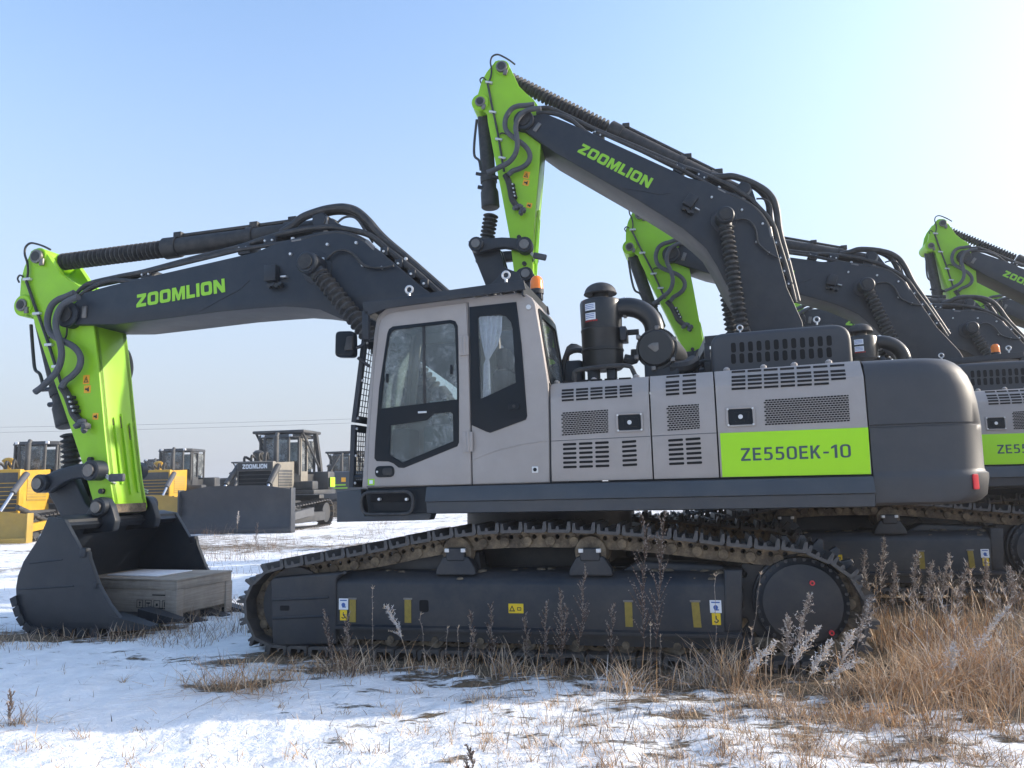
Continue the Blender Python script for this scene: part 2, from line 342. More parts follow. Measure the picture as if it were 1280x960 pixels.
for a in (692,740,795,912,960,1000,1045):   # bolts along the hood edge
    p=on_panel(a,510); z=ztop(p[0]); mb.lathe((p[0],.3,z-.01),(0,0,1),[(0,.03),(.03,.03),(.045,.012)],'panel',10)
mb.build('hood_bolt',pb)
# far side panels and machinery deck -----------------------------------------
mb=MB(); mb.sweepx([(3.24,ZB),(3.24,2.39),(3.13,2.53),(2.45,2.55),(2.45,ZB)],-1.15,X3-g,'panel'); mb.build('far_side_door',R1)
mb=MB(); mb.box((-.9,.3,1.6),(X3-.03,2.44,2.40),'dark',.01); mb.box((-.4,.45,2.4),(.2,2.4,2.46),'dark',.01); mb.build('engine_bay',R1)
mb=MB(); mb.box((-3.2,2.2,1.62),(-1.2,3.2,2.45),'dark',.05); mb.box((-2.9,2.3,2.45),(-1.5,3.1,2.62),'panel',.05); mb.build('fuel_tank',R1)
# skirt / deck ----------------------------------------------------------------
XS=Xp(457,611); XR=Xp(1092,600)-.008; XB=Xp(535,620)
mb=MB(); pr=[(.14,1.598),(.06,1.590),(.02,1.47),(.02,1.455),(.05,1.445),(.07,1.345),(.12,1.335),(.5,1.335),(.5,1.598)]
mb.sweepx(pr,XB,XR,'skirt'); mb.build('side_skirt',R1)
mb=MB(); mb.box((XB-.03,.1,1.35),(XR,3.2,1.59),'dark',.01); mb.box((XS,.2,1.42),(XB,3.2,1.59),'dark',.01)
mb.box((-2.4,1.15,1.59),(-1.2,1.3,2.45),'dark',.02); mb.box((-2.4,2.04,1.59),(-1.2,2.19,2.45),'dark',.02); mb.cyl((FOOT[0],1.1,FOOT[2]),(FOOT[0],2.24,FOOT[2]),.14,'steel',20)
mb.box((XS+.02,.112,1.575),(X3,.4,1.606),'black',.0); mb.build('upper_deck',R1)  # added black strip paints the shade of the gap under the cab
mb=MB(); mb.plate(rnd(xz([(456,612),(536,609),(541,641),(460,644)],.08),.03),.09,.3,'black',.01)
mb.plate(xz([(422,614.5),(452,611.5),(457,645),(541,640),(537,650),(422,652.5)],.16),.14,.3,'skirt',.008)
mb.plate(rrect(Xp(464,625),Zp(464,628),Xp(515,625),Zp(464,617),.02),.075,.095,'shade_fill',.005); mb.build('step_box',R1)
mb=MB(); lp=rrect(Xp(457,640),Zp(457,643,.02),Xp(521,640),Zp(521,614,.02),.10,5); mb.tube([(a,.0,b) for a,b in lp]+[(lp[0][0],.0,lp[0][1])],.016,'hosedark',8)
for a in (475,509):
    p=P(a,624,.05); mb.cyl((p[0],.06,p[2]),(p[0],.02,p[2]),.014,'zinc',8)
mb.build('step_rail',R1)
mb=MB(); mb.cyl((-1.75,1.67,1.12),(-1.75,1.67,1.36),.92,'frame',40); mb.cyl((-1.75,1.67,1.0),(-1.75,1.67,1.13),1.02,'frame',40); mb.build('slewing_ring',R1)
mb=MB(); mb.box((-2.55,.75,.52),(-.95,2.6,1.0),'frame',.06)
for sx in (-1,1):
    for sy in (0,1): mb.box((-1.75+sx*.45,.5 if sy else 2.1,.48),(-1.75+sx*1.25,1.25 if sy else 2.84,.82),'frame',.05)
mb.build('car_body',R1)
# counterweight ------------------------------------------------------------------
CWN=5.6
def cw_ring(Z,right_px,right_py,inset=0.,n=34,front=0.):
    tgt=None; lo,hi=.3,2.6
    d=ray(right_px,right_py); k=(d@ex)/(d@ey)
    u=np.linspace(-1,1,401); Yc=1.67+u*(1.57-inset)
    for _ in range(40):
        A=(lo+hi)/2; X=XR+.03+A*(1-np.abs(u)**CWN)**(1/CWN)
        if (X-k*(Yc+YN)).max()>0: hi=A
        else: lo=A
    th=np.linspace(-pi/2,pi/2,n); e=2/CWN
    ring=[(XR+.03+A*abs(cos(t))**e,1.67+(1.57-inset)*np.sign(sin(t))*abs(sin(t))**e,Z) for t in th]
    ring=[(XR+.012,ring[0][1],Z)]+ring+[(XR+.012,ring[-1][1],Z)]
    return ring
mb=MB(); prof=[(1.345,1205,631,.10),(1.352,1217,631,.05),(1.37,1226,629,.015),(1.42,1235,621,0),(1.56,1237.5,603,0),(1.60,1237,597,.004),(1.615,1233,593,.012),(1.64,1231,588,.014),(1.95,1227.5,545,.012),(1.995,1226.5,531,.012),(2.002,1226,530,.026),(2.016,1226,528,.026),(2.023,1225.5,525,.012),(2.2,1221,497,.015),(2.33,1215,472,.014),(2.43,1208,458,.018),(2.50,1200,450,.03),(2.545,1192,446,.055),(2.575,1184,443,.10),(2.59,1174,441.5,.17)]
mb.loft([cw_ring(z,a,b,i) for z,a,b,i in prof],'cw'); cw=mb.build('counterweight',R1,ang=40)
def cw_pt(px,py):                      # place a marker on the rounded tail corner
    best=None
    for Y in np.linspace(.102,.8,1500):
        p=P(px,py,Y)
        u=abs((Y-1.67)/1.57); lo=cwA(p[2]); X=XR+.03+lo*(1-u**CWN)**(1/CWN)
        if best is None or abs(X-p[0])<best[0]: best=(abs(X-p[0]),V3(X,Y,p[2]))
    return best[1]
_cwt=[(z,max(q[0] for q in cw_ring(z,a,b,i))-XR-.03) for z,a,b,i in prof]
cwA=lambda z: np.interp(z,[t[0] for t in _cwt],[t[1] for t in _cwt])
for nm,m,(x,y),(w,h) in (('rear_reflector','red',(1219,602),(.055,.125)),):
    c=cw_pt(x,y); mb=MB(); e=.02; c2=c+V3(0,.008,0); u=abs((c2[1]-1.67)/1.57); t=V3(XR+.03+cwA(c[2])*(1-u**CWN)**(1/CWN)-c[0],.008,0); t/=np.linalg.norm(t); n=np.cross(t,V3(0,0,1))
    if n[1]>0: n=-n
    mb.plate(rrect(-w/2,-h/2,w/2,h/2,.012),-.006,.006,m,.003,O=c+n*.006,U=t,Vv=V3(0,0,1)); mb.build(nm,cw)
# dark engine cover, precleaner, air filter ----------------------------------------
YE=.62
a,b=P(890,461,YE),P(1067,449,YE); zt0,zt1=P(905,416,YE)[2],P(1050,404,YE)[2]
mb=MB(); lo=[(a[0],a[2]-.12),(b[0],b[2]-.12),(b[0],zt1),(a[0],zt0)]
mb.plate(rnd(lo,[.02,.02,.16,.14],6),YE,YE+1.7,'cw',.05,res=3); eh=mb.build('engine_hood',R1)
mb=MB(); c0=pq([(911.5,456),(1042,447.5),(1042,418),(911.5,428)],YE)
for i in range(12):
    for j in range(2):
        s,t=(i+.5)/12,(j+.5)/2; B=lambda s,t:(1-s)*(1-t)*c0[0]+s*(1-t)*c0[1]+s*t*c0[2]+(1-s)*t*c0[3]
        q=B(s,t); mb.plate(rrect(q[0]-.022,q[2]-.048,q[0]+.022,q[2]+.048,.02,3),YE-.004,YE+.004,'shade_fill',.0)
mb.build('louver',eh)
YP=.95
def PZ(px,y): return P(px,y,YP)
axx=PZ(752.5,420)[0]; zz=lambda y: PZ(752.5,y)[2]; rp=(PZ(779,420)[0]-PZ(726,420)[0])/2
mb=MB(); mb.lathe((axx,YP,zz(463)),(0,0,1),[(0,rp*.85),(.02,rp*.95),(zz(441)-zz(463),rp*.97),(zz(440)-zz(463),rp*1.0),(zz(438)-zz(463),rp*1.0),(zz(437)-zz(463),rp*.96),(zz(416)-zz(463),rp*.97),(zz(415)-zz(463),rp*.99),(zz(413)-zz(463),rp*.99),(zz(412)-zz(463),rp*.96),(zz(380)-zz(463),rp*.99),(zz(377)-zz(463),rp*.95),(zz(376.3)-zz(463),rp*.9),(zz(376)-zz(463),rp*.4),(zz(364)-zz(463),rp*.38)],'filter',32)
pcx=mb.build('precleaner',R1)
mb=MB(); rc=rp*.79; h=zz(353.5)-zz(368.5); mb.lathe((axx,YP,zz(368.5)),(0,0,1),[(.01,rc*.5),(0,rc*.97),(h*.05,rc),(h*.14,rc*.97)]+[(h*(.14+.86*sin(t)),rc*.95*cos(t)) for t in np.linspace(.08,pi/2,9)],'rubber',32); mb.build('rain_cap',pcx)
mb=MB()
for (x0,y0,x1,y1) in ((735,384,747.5,393.5),(735.5,395.5,748,405)):
    A,B_=PZ(x0,y1),PZ(x1,y0); t0=asin(max(-1,(A[0]-axx)/rp)); t1=asin((B_[0]-axx)/rp); tt=np.linspace(t0,t1,5)
    v=[(axx+sin(t)*(rp+.004),YP-cos(t)*(rp+.004),z) for z in (A[2],B_[2]) for t in tt]; mb.add(v,[(i,i+1,i+6,i+5) for i in range(4)],'white')
    for k in range(3):
        z=A[2]+(B_[2]-A[2])*(.25+.25*k); v=[(axx+sin(t)*(rp+.006),YP-cos(t)*(rp+.006),zz_) for zz_ in (z,z+.006) for t in np.linspace(t0+.03,t1-.06,5)]; mb.add(v,[(i,i+1,i+6,i+5) for i in range(4)],'blue')
A,B_=PZ(733,407.5),PZ(751,405.5); tt=np.linspace(asin(-.62),asin(-.03),9)
for k in range(8):
    v=[(axx+sin(t)*(rp+.005),YP-cos(t)*(rp+.005),z) for z in (A[2],B_[2]+.012) for t in (tt[k],tt[k]+.05)]; mb.add(v,[(0,1,3,2)],'redprint')
mb.build('filter_label',pcx)
mb=MB(); zc=zz(387); pth=[(axx+rp*.7,YP,zc)]
xe=PZ(818,405)[0]; ze=zz(418); cx_=axx+rp*1.15
pth+=[(cx_+(xe-cx_)*sin(t),YP-.02,ze+(zc-ze)*cos(t)) for t in np.linspace(0,pi/2,12)]+[(xe+.01,YP-.02,ze-.12)]
mb.tube(pth,.1,'filter',18); mb.lathe((cx_-.02,YP,zc),(1,0,0),[(0,.1),(0,.11),(.03,.11),(.03,.1)],'zinc',18); mb.build('intake_pipe',pcx)
YF=.75
f0=P(819,434.5,YF); rf=(P(845,434,YF)[0]-P(791.5,434,YF)[0])/2
mb=MB(); mb.lathe((f0[0],YF,f0[2]),(.18,1,0),[(0,.03),(0,rf*.80),(.012,rf*.86),(.05,rf*.9),(.05,rf*1.0),(.09,rf*1.0),(.09,rf*.9),(.5,rf*.88),(.75,rf*.8)],'filter',36)
mb.plate(rnd([(f0[0]-.08,f0[2]+.02),(f0[0]-.03,f0[2]+.05),(f0[0]+.06,f0[2]+.05),(f0[0]+.085,f0[2]+.02),(f0[0],f0[2]-.05)],.02),YF-.006,YF+.004,'steel',.003)
for k in range(6):
    t=2*pi*k/6+.4; q=V3(f0[0]+cos(t)*rf*.98,YF+.04,f0[2]+sin(t)*rf*.98); mb.box(q-V3(.022,.03,.022),q+V3(.022,.05,.022),'steel',.006)
mb.tube([(f0[0]+.12,YF+.1,f0[2]-rf*.95),(f0[0]+.28,YF+.15,f0[2]-rf*.9),(f0[0]+.36,YF+.3,f0[2]-.12)],.07,'rubber',10,5)
mb.box((f0[0]-.12,YF+.05,ztop(f0[0])-.03),(f0[0]+.22,YF+.6,f0[2]-rf*.7),'dark',.02)
mb.build('air_filter',R1)
mb=MB(); mb.tube([(axx+rp,YP,zz(418)),(axx+rp+.16,YP,zz(418))],.03,'rubber',8); mb.tube([(axx+rp,YP,zz(450)),(axx+rp+.1,YP,zz(452)),(f0[0]-rf,YF+.2,zz(440))],.05,'rubber',8,4)
mb.box((axx-rp*.7,YP-.1,2.5),(axx-rp*.2,YP+.1,zz(460)),'dark',.01); mb.box((axx+rp*.2,YP-.1,2.5),(axx+rp*.6,YP+.1,zz(460)),'dark',.01)
mb.box((axx+rp*.9,YP-.15,zz(430)),(axx+rp*1.2,YP+.1,zz(413)),'dark',.01); mb.build('filter_bracket',R1)
mb=MB(); A=P(718,474,.4); B_=P(792,470,.4); zt=P(735,461.5,.4)[2]
mb.tube(smooth_path([(A[0],.4,A[2]-.05),(A[0],.4,zt-.06),(A[0]+.06,.4,zt),(B_[0]-.08,.4,zt+.015),(B_[0],.4,zt-.05),(B_[0]+.02,.4,A[2]-.05)],4),.022,'hosedark',8); mb.build('handrail',R1)
mb=MB()                                # valve block, pipes behind the cab
mb.box((-1.62,1.1,2.3),(-1.22,1.3,2.9),'dark',.04); mb.build('valve_block',R1); mb=MB()
mb.box((-.3,1.25,2.4),(.05,1.9,2.75),'dark',.03); mb.build('breather_box',R1); mb=MB(); mb.cyl((.12,1.3,2.45),(.12,1.3,2.78),.06,'dark',12); mb.cyl((.02,1.05,2.5),(.02,1.05,2.66),.08,'rubber',14); mb.box((.03,1.0,2.66),(.2,1.2,2.78),'rubber',.02)
for k in range(5): mb.tube([(-1.45,1.1+.05*k,2.6),(-1.4,1.12+.05*k,2.95+.03*k),(-1.2,1.12+.05*k,2.98),(-1.1,1.12+.05*k,2.7)],.03,'hosedark',8,5)
for k in range(4): mb.tube([(-.2+.1*k,1.2,2.6),(-.1+.1*k,1.15,2.8),(.05+.1*k,1.2,2.75),(.15+.08*k,1.4,2.5)],.022,'hosedark',6,4)
mb.build('pipe_cluster',R1)
# cab ---------------------------------------------------------------------------
YC1=1.07
cab_o=[(452,610),(455.5,560),(461,490),(467,420),(470,400),(474,392),(482,385.5),(492,382),(648,365.5),(658,367.5),(665,372),(669,379),(677,425),(685.5,480),(687,545),(687.5,603.5)]
door_o=[(459.5,608),(462,548),(469,455),(474,410),(477,400),(484,393.5),(497,389.5),(583.5,378.5),(587,480),(589.5,605.5)]
sur_o=[(485,418),(487,412),(492,408.5),(564,400.3),(570,402),(573,408),(574.5,480),(574.5,553),(572.5,558),(506,585),(499,584.5),(493,579.5),(487,577),(472,576.5),(469,573),(470,552),(475,485)]
gu=[(487.5,421),(490,415.5),(495,412.8),(563,404.8),(567.5,406),(569.5,411),(572,480),(572,499.5),(477.5,511),(479,495),(482.5,455)]
glo=[(489.5,532),(534.5,525.5),(544,517),(564.5,515.3),(567,518),(567.5,551.5),(504,578),(488,568.5)]
qo=[(586.8,384),(645.5,377.5),(652,430),(659,520),(657.5,524.5),(613,541),(608,539.5),(590,531.5)]
qg=[(597.8,398),(600,395.8),(625,393.6),(633,396),(639,403),(641,412),(645,478.5),(601,498.8)]
_c=np.mean(np.array(sur_o),0); side_hole=[tuple(_c+(np.array(p)-_c)*.975) for p in sur_o]
q_hole=[(593,391),(640,387),(649,484),(598,506)]
mb=MB(); mb.plate([xz(cab_o),xz(side_hole),xz(q_hole)],.1,.15,'panel',.018,res=3)
fo=xz(cab_o); 
mb.plate([fo,xz([(484,412),(566,402),(572,500),(474,515)]),xz(q_hole)],YC1-.05,YC1,'panel',.018,res=3)
top=fo[4:12]; r_=[]
for (x,z) in top: r_.append([(x,.13,z-.004),(x,YC1-.03,z-.004),(x,YC1-.03,z-.06),(x,.13,z-.06)])
mb.loft(r_,'panel')
rear=fo[11:]; r_=[]
mb.box((fo[0][0],.13,1.6),(fo[-1][0],YC1-.03,1.66),'dark')
# rear wall with its window
t_=V3(fo[11][0],0,fo[11][1]); b_=V3(fo[13][0],0,fo[13][1]); Lr=np.linalg.norm(b_-t_); Vr=(t_-b_)/Lr
mb.plate([[(.12,-.0),(YC1-.02,-.0),(YC1-.02,Lr),(.12,Lr)],rnd([(.2,.06),(YC1-.1,.06),(YC1-.1,Lr-.07),(.2,Lr-.07)],.06)],0,.05,'panel',.008,O=b_-V3(.02,0,0),U=V3(0,1,0),Vv=Vr)
mb.box((fo[13][0]-.055,.13,1.6),(fo[13][0]-.004,YC1-.03,fo[13][1]+.01),'panel')
# front pillars and sill
for ya,yb in ((.11,.17),(YC1-.07,YC1-.01)):
    for i in range(0,4): 
        (xa,za),(xb,zb)=fo[i],fo[i+1]; mb.loft([[(xa+.004,ya,za),(xa+.07,ya,za),(xa+.07,yb,za),(xa+.004,yb,za)],[(xb+.004,ya,zb),(xb+.07,ya,zb),(xb+.07,yb,zb),(xb+.004,yb,zb)]],'panel')
mb.box((fo[0][0]+.005,.13,1.6),(fo[0][0]+.06,YC1-.03,1.85),'panel',.01)
cab=mb.build('cab',R1,ang=45)
mb=MB(); mb.plate(rnd([(.13,-.02),(YC1-.03,-.02),(YC1-.03,Lr-.0),(.13,Lr-.0)],.05) and [rnd([(.15,.01),(YC1-.05,.01),(YC1-.05,Lr-.03),(.15,Lr-.03)],.06),rnd([(.225,.09),(YC1-.12,.09),(YC1-.12,Lr-.10),(.225,Lr-.10)],.06)],0,.012,'black',.003,O=b_+V3(.012,0,0),U=V3(0,1,0),Vv=Vr)
mb.plate(rnd([(.19,.05),(YC1-.09,.05),(YC1-.09,Lr-.06),(.19,Lr-.06)],.06),0,.006,'glass',0,O=b_+V3(-.006,0,0),U=V3(0,1,0),Vv=Vr); mb.build('rear_window',cab)
mb=MB(); fr=[(fo[i][0]+.03,fo[i][1]) for i in range(5)]
mb.loft([[(x,.15,z),(x,YC1-.05,z),(x+.006,YC1-.05,z),(x+.006,.15,z)] for x,z in fr],'glass'); mb.build('windscreen',cab)
mb=MB(); mb.plate([xz(door_o),xz(side_hole)],.082,.101,'panel',.006)
door=mb.build('cab_door',cab)
mb=MB(); mb.plate([xz(sur_o),xz(gu),xz(glo)],.076,.09,'black',.004); 
mb.plate(xz([(528.5,409),(532,408.6),(533,504),(529.5,504.5)]),.082,.098,'rubber',.003)
for a,b in ((485,473),(565,462.5)):
    q=P(a,b); mb.box((q[0]-.012,.07,q[2]-.045),(q[0]+.012,.085,q[2]+.045),'black',.004)
q=P(529,515.5); mb.box((q[0]-.045,.07,q[2]-.01),(q[0]+.045,.08,q[2]+.01),'zinc',.004)
mb.build('window_surround',door)
mb=MB(); mb.plate(xz(gu),.088,.094,'glass',0); mb.plate(xz(glo),.089,.095,'glass',0); mb.build('door_glass',door)
mb=MB(); q=P(482,589.5); mb.plate(rnd([(q[0]-.1,q[2]-.055),(q[0]+.1,q[2]-.055),(q[0]+.1,q[2]+.055),(q[0]-.1,q[2]+.055)],.07,6),.070,.086,'black',.006); mb.plate(rrect(q[0]-.02,q[2]-.035,q[0]+.085,q[2]+.035,.03),.066,.076,'rubber',.006); mb.cyl((q[0]-.075,.072,q[2]),(q[0]-.075,.064,q[2]),.011,'zinc',8)
mb.build('door_handle',door)
for (x,y) in ((581.5,432.5),(586.5,552.5)):
    mb=MB(); q=P(x,y); h=.095; mb.box((q[0]-.055,.066,q[2]-h),(q[0]-.005,.09,q[2]+h),'panel',.006); mb.box((q[0]+.001,.060,q[2]-h),(q[0]+.045,.09,q[2]+h),'panel',.01); mb.cyl((q[0],.066,q[2]-h),(q[0],.066,q[2]+h),.016,'panel',10); mb.build('door_hinge',cab)
mb=MB(); mb.plate([xz(qo),xz(qg)],.088,.106,'black',.004); mb.plate(xz(qg),.096,.1,'glass_clear',0)
q=P(643,508); mb.plate(rnd([(q[0]-.058,q[2]-.035),(q[0]+.058,q[2]-.035),(q[0]+.058,q[2]+.035),(q[0]-.058,q[2]+.035)],.035,5),.078,.09,'black',.004); mb.cyl((q[0],.08,q[2]),(q[0],.073,q[2]),.016,'rubber',10)
mb.build('quarter_window',cab)
# seams, lock, decal, bolts on the side wall
mb=MB()
def seam(pts,Y,m='black',w=.0035,d=.003):
    p=pq(pts,Y); mb.tube([a+V3(0,.0,0) for a in p],w,m,6)
seam([(585.2,378),(588,480),(590.5,606)],.097); seam([(459,609),(461.5,548),(468.5,455),(473.5,410),(476.5,400)],.097)
seam([(687,479),(688.2,545),(688.6,604)],.1,w=.006)
seam([(549,606),(563,592),(580,581),(600,571),(625,562),(655,555),(687,551)],.099 if False else .0985,'panel',.004)
q=P(669,587); mb.plate(rrect(q[0]-.03,q[2]-.03,q[0]+.03,q[2]+.03,.008),.092,.102,'zinc',.003); mb.cyl((q[0],.092,q[2]),(q[0],.086,q[2]),.018,'black',10)
q=P(661,384); mb.cyl((q[0],.1,q[2]),(q[0],.085,q[2]),.024,'zinc',12)
q=P(508.5,594); mb.cyl((q[0],.083,q[2]),(q[0],.078,q[2]),.018,'panel',10)
q=P(465,602.5); mb.plate(rrect(q[0]-.035,q[2]-.03,q[0]+.035,q[2]+.03,.002),.079,.083,'limetext',.0); mb.plate(rrect(q[0]-.018,q[2]-.018,q[0]+.018,q[2]+.018,.002),.077,.081,'white',.0); mb.plate(rrect(q[0]-.035,q[2]-.043,q[0]+.035,q[2]-.036,.001),.079,.083,'ink',.0)
mb.build('cab_trim',cab)
# interior
mb=MB(); mb.box((-2.55,.38,1.66),(-1.95,.88,2.05),'seat',.08); mb.box((-2.05,.4,2.0),(-1.85,.86,2.75),'seat',.07); mb.box((-2.02,.5,2.75),(-1.88,.76,2.98),'seat',.05); mb.build('operator_seat',cab)
mb=MB()
for y in (.27,.98): mb.box((-2.7,y-.06,1.66),(-2.0,y+.06,2.2),'interior',.04); mb.cyl((-2.62,y,2.2),(-2.7,y,2.45),.02,'rubber',8); mb.lathe((-2.7,y,2.43),(-.2,0,1),[(0,.02),(.03,.035),(.1,.035),(.13,.01)],'rubber',10)
mb.box((-3.15,.5,1.66),(-2.95,.8,2.2),'interior',.03); mb.box((-1.85,.16,1.66),(-1.52,1.0,2.35),'interior',.02); mb.box((-1.9,.16,3.28),(-2.95,1.0,3.32),'interior',.0)
mb.lathe((-2.95,.3,2.35),(0,.3,1),[(0,.02),(.25,.02)],'hosedark',8)
mb.box((-2.62,.2,2.40),(-2.2,.24,2.43),'white',.005); mb.build('control_console',cab)
mb=MB(); ca=[(600,396),(627,394)]; n=22                # curtain gathered by a tie, then hanging
rings=[]
for y,xl,xr,am in ((395,598.5,628,.02),(415,600,627,.022),(432,603,622,.02),(445,606,614,.012),(449,607,611.5,.006),(455,604.5,612.5,.012),(475,604,613,.014),(499,603.5,614,.016)):
    a=P(xl,y,.135); b=P(xr,y,.135); rings.append([(a[0]+(b[0]-a[0])*t,.135+am*.8*sin(t*pi*9),a[2]+(b[2]-a[2])*t) for t in np.linspace(0,1,n*2)])
mb.loft(rings,'curtain',caps=False,close=False); mb.build('curtain',cab)
# roof guard
YG=.0
a=P(453,377.5,YG); b=P(654.5,349.5,YG); a2=P(455.5,392,YG); b2=P(657,361.5,YG)
mb=MB()
side=rnd([(a2[0],a2[2]-.01),(a2[0]+.05,a2[2]-.02),(a2[0]+.22,a2[2]+.035),(b2[0],b2[2]+.0),(b[0],b[2]),(a[0],a[2])],.01)
for y in (.0,1.15): mb.plate(side,y,y+.025,'dark',.004)
d=b-a; L_=np.linalg.norm(d); ux=d/L_
for i in range(12):
    q=a+ux*(L_*(i+.5)/12); z0=q[2]-.07
    mb.loft([[(q[0]-.045,y,z0),(q[0]+.045,y,z0+.035),(q[0]+.045,y,z0+.045),(q[0]-.045,y,z0+.01)] for y in (.025,1.15)],'dark')
for q in (a+ux*.01,b-ux*.03): mb.loft([[(q[0],y,q[2]-.14),(q[0]+.02,y,q[2]-.14),(q[0]+.02,y,q[2]-.004),(q[0],y,q[2]-.004)] for y in (.025,1.15)],'dark')
for (x,y) in ((505,385),(617,369)):
    q=P(x,y,.15)
    for yy in (.14,1.0): mb.cyl((q[0],yy,q[2]-.06),(q[0],yy,q[2]+.09),.035,'dark',10)
q=P(458,400,.02); mb.box((q[0]-.04,.0,q[2]-.2),(q[0]+.03,.05,q[2]+.09),'dark',.005); mb.box((q[0]-.04,1.1,q[2]-.2),(q[0]+.03,1.15,q[2]+.09),'dark',.005)
for (x,y) in ((511.5,364.5),(632.5,346.5)):
    q=P(x,y,.05); lp=circ(q[0],q[2]+.02,.036,16); mb.tube([(x_,.05,z_) for x_,z_ in lp+[lp[0]]],.011,'zinc',6); mb.cyl((q[0],.05,q[2]-.05),(q[0],.05,q[2]-.01),.014,'zinc',8)
mb.build('roof_guard',cab)
q=P(671,362,.95); mb=MB(); mb.lathe((q[0],.95,q[2]-.05),(0,0,1),[(0,.075),(.05,.075),(.05,.06)],'rubber',16); mb.lathe((q[0],.95,q[2]),(0,0,1),[(0,.07),(.09,.068),(.12,.06),(.145,.035),(.15,.0)],'amber',18); mb.box((q[0]-.1,.9,q[2]-.12),(q[0]+.06,1.0,q[2]-.05),'dark',.01); mb.build('warning_beacon',cab)
# front guard (a mesh panel in front of the windscreen)
mb=MB(); Wd=YC1-.2
for ga,gb,nv in (((456,424),(443,528),0),((442.6,531),(440,609),1)):
    t0=P(*ga,.12); t1=P(*gb,.12); dg=t1-t0; Lg=np.linalg.norm(dg); Vg=-dg/Lg; O=t1
    def gbar(u0,v0,u1,v1,w=.02):
        mb.cyl(O+V3(0,u0,0)+Vg*v0,O+V3(0,u1,0)+Vg*v1,w,'dark',6)
    for u in (0,Wd): mb.plate([(u-.025,0),(u+.025,0),(u+.025,Lg),(u-.025,Lg)],0,.05,'dark',.006,O=O,U=V3(0,1,0),Vv=Vg)
    for v0,v1 in ((0,.07),(Lg-.07,Lg)): mb.plate([(0,v0),(Wd,v0),(Wd,v1),(0,v1)],0,.04,'dark',.004,O=O,U=V3(0,1,0),Vv=Vg)
    st=.06 if nv==0 else .05
    for u in np.arange(.07,Wd,st): gbar(u,.07,u,Lg-.07,.0045)
    for v in np.arange(.11,Lg-.07,st): gbar(0,v,Wd,v,.0045)
    for v in (.04,Lg*.5,Lg-.04): 
        A=O+Vg*v; mb.cyl(A+V3(.025,0,0),A+V3(.04,0,0),.014,'zinc',8)
    mb.tube([O+Vg*(Lg*.98 if nv==0 else .1),O+Vg*(Lg*.98 if nv==0 else .1)+V3(.2,.03,0)],.02,'dark',8)
mb.build('front_guard',cab)
mb=MB(); q=P(433,431,.0); w,h=(P(446,431,0)[0]-P(422,431,0)[0])/2,(P(433,414,0)[2]-P(433,448,0)[2])/2
mb.plate(rnd([(q[0]-w,q[2]-h*.9),(q[0]+w,q[2]-h),(q[0]+w*.95,q[2]+h*.93),(q[0]-w*.95,q[2]+h)],.05,4),-.06,.06,'black',.03,res=3)
p=P(438,428,-.06); mb.plate(rnd([(p[0]-.06,p[2]-.08),(p[0]+.03,p[2]-.08),(p[0]+.03,p[2]+.06),(p[0]-.03,p[2]+.06)],.02),-.085,-.05,'rubber',.01)
e_=P(464,445,.1); mb.tube([(q[0]+w*.5,.0,q[2]-h*.3),P(452,432,.03),P(459,420,.08)],.018,'dark',8,4); mb.tube([P(447,447,.02),P(462,458,.1)],.016,'dark',8); mb.build('side_mirror',cab)
# ---------------------------------------------------------------- boom
YB0,YB1,YBc=1.30,2.04,1.67
bm_o=xz([(79,394),(80.5,388),(84,384.5),(92,380),(105,366),(137,357),(320,315),(345,304),(370,297),(392,291.5),(420,289),(442,293),(470,310),(495,331),(530,361)],YB0)
low_r=[P2(1003,402,YB0)]; low_l=[P2(937,408,YB0),P2(921,378,YB0),P2(905,350,YB0)]
foot_c=[(FOOT[0]+.26*cos(t),FOOT[2]+.26*sin(t)) for t in np.linspace(.9,-2.3,9)]
bm_o+=[(q[0],q[2]) for q in low_r]+foot_c+[(q[0],q[2]) for q in low_l]
bm_o+=xz([(427,399),(400,387),(380,384.5),(355,383),(320,385.5),(280,389),(200,399),(145,405.5),(92,406),(84,404),(80.5,400)],YB0)
def ccw(p):
    a=sum(p[i-1][0]*p[i][1]-p[i][0]*p[i-1][1] for i in range(len(p))); return p if a>0 else p[::-1]
mb=MB(); mb.plate(ccw(bm_o),YB0,YB1,'dark',.012)
q=P(86,394,YB0); mb.cyl((q[0],YB0-.05,q[2]),(q[0],YB1+.05,q[2]),.17,'dark',24,bev=.015); mb.cyl((q[0],YB0-.07,q[2]),(q[0],YB0-.04,q[2]),.1,'rubber',20); mb.box((q[0]+.22,YB0-.02,q[2]-.06),(q[0]+.29,YB0+.01,q[2]+.1),'steel',.004)
boom=mb.build('boom',R1,ang=40)
TIP=P(86,394,YB0)
mb=MB(); add_word(mb,'ZOOMLION',pq([(170.5,384.5),(281.5,365),(280.5,348),(171,368.5)],YB0-.003),'limetext',th=.004); mb.build('lettering',boom)
mb=MB()                                    # boom pins, weld seams, bolts, junction box
cp=P(389,331,1.15); CP=V3(cp[0],1.18,cp[2])
mb.cyl((CP[0],1.02,CP[2]),(CP[0],2.32,CP[2]),.135,'dark',24,bev=.02); mb.cyl((CP[0],1.0,CP[2]),(CP[0],1.03,CP[2]),.085,'rubber',18); mb.plate(circ(CP[0],CP[2],.2,28),YB0-.015,YB1+.015,'dark',.01)
mb.build('boom_pin',boom)
mb=MB()
for (x,y) in ((410,306),(446,304),(364,318),(454,332),(478,335),(508,324),(405,324)):
    q=P(x,y,YB0); mb=MB(); mb.cyl((q[0],YB0,q[2]),(q[0],YB0-.03,q[2]),.018,'zinc',8); mb.build('bolt',boom)
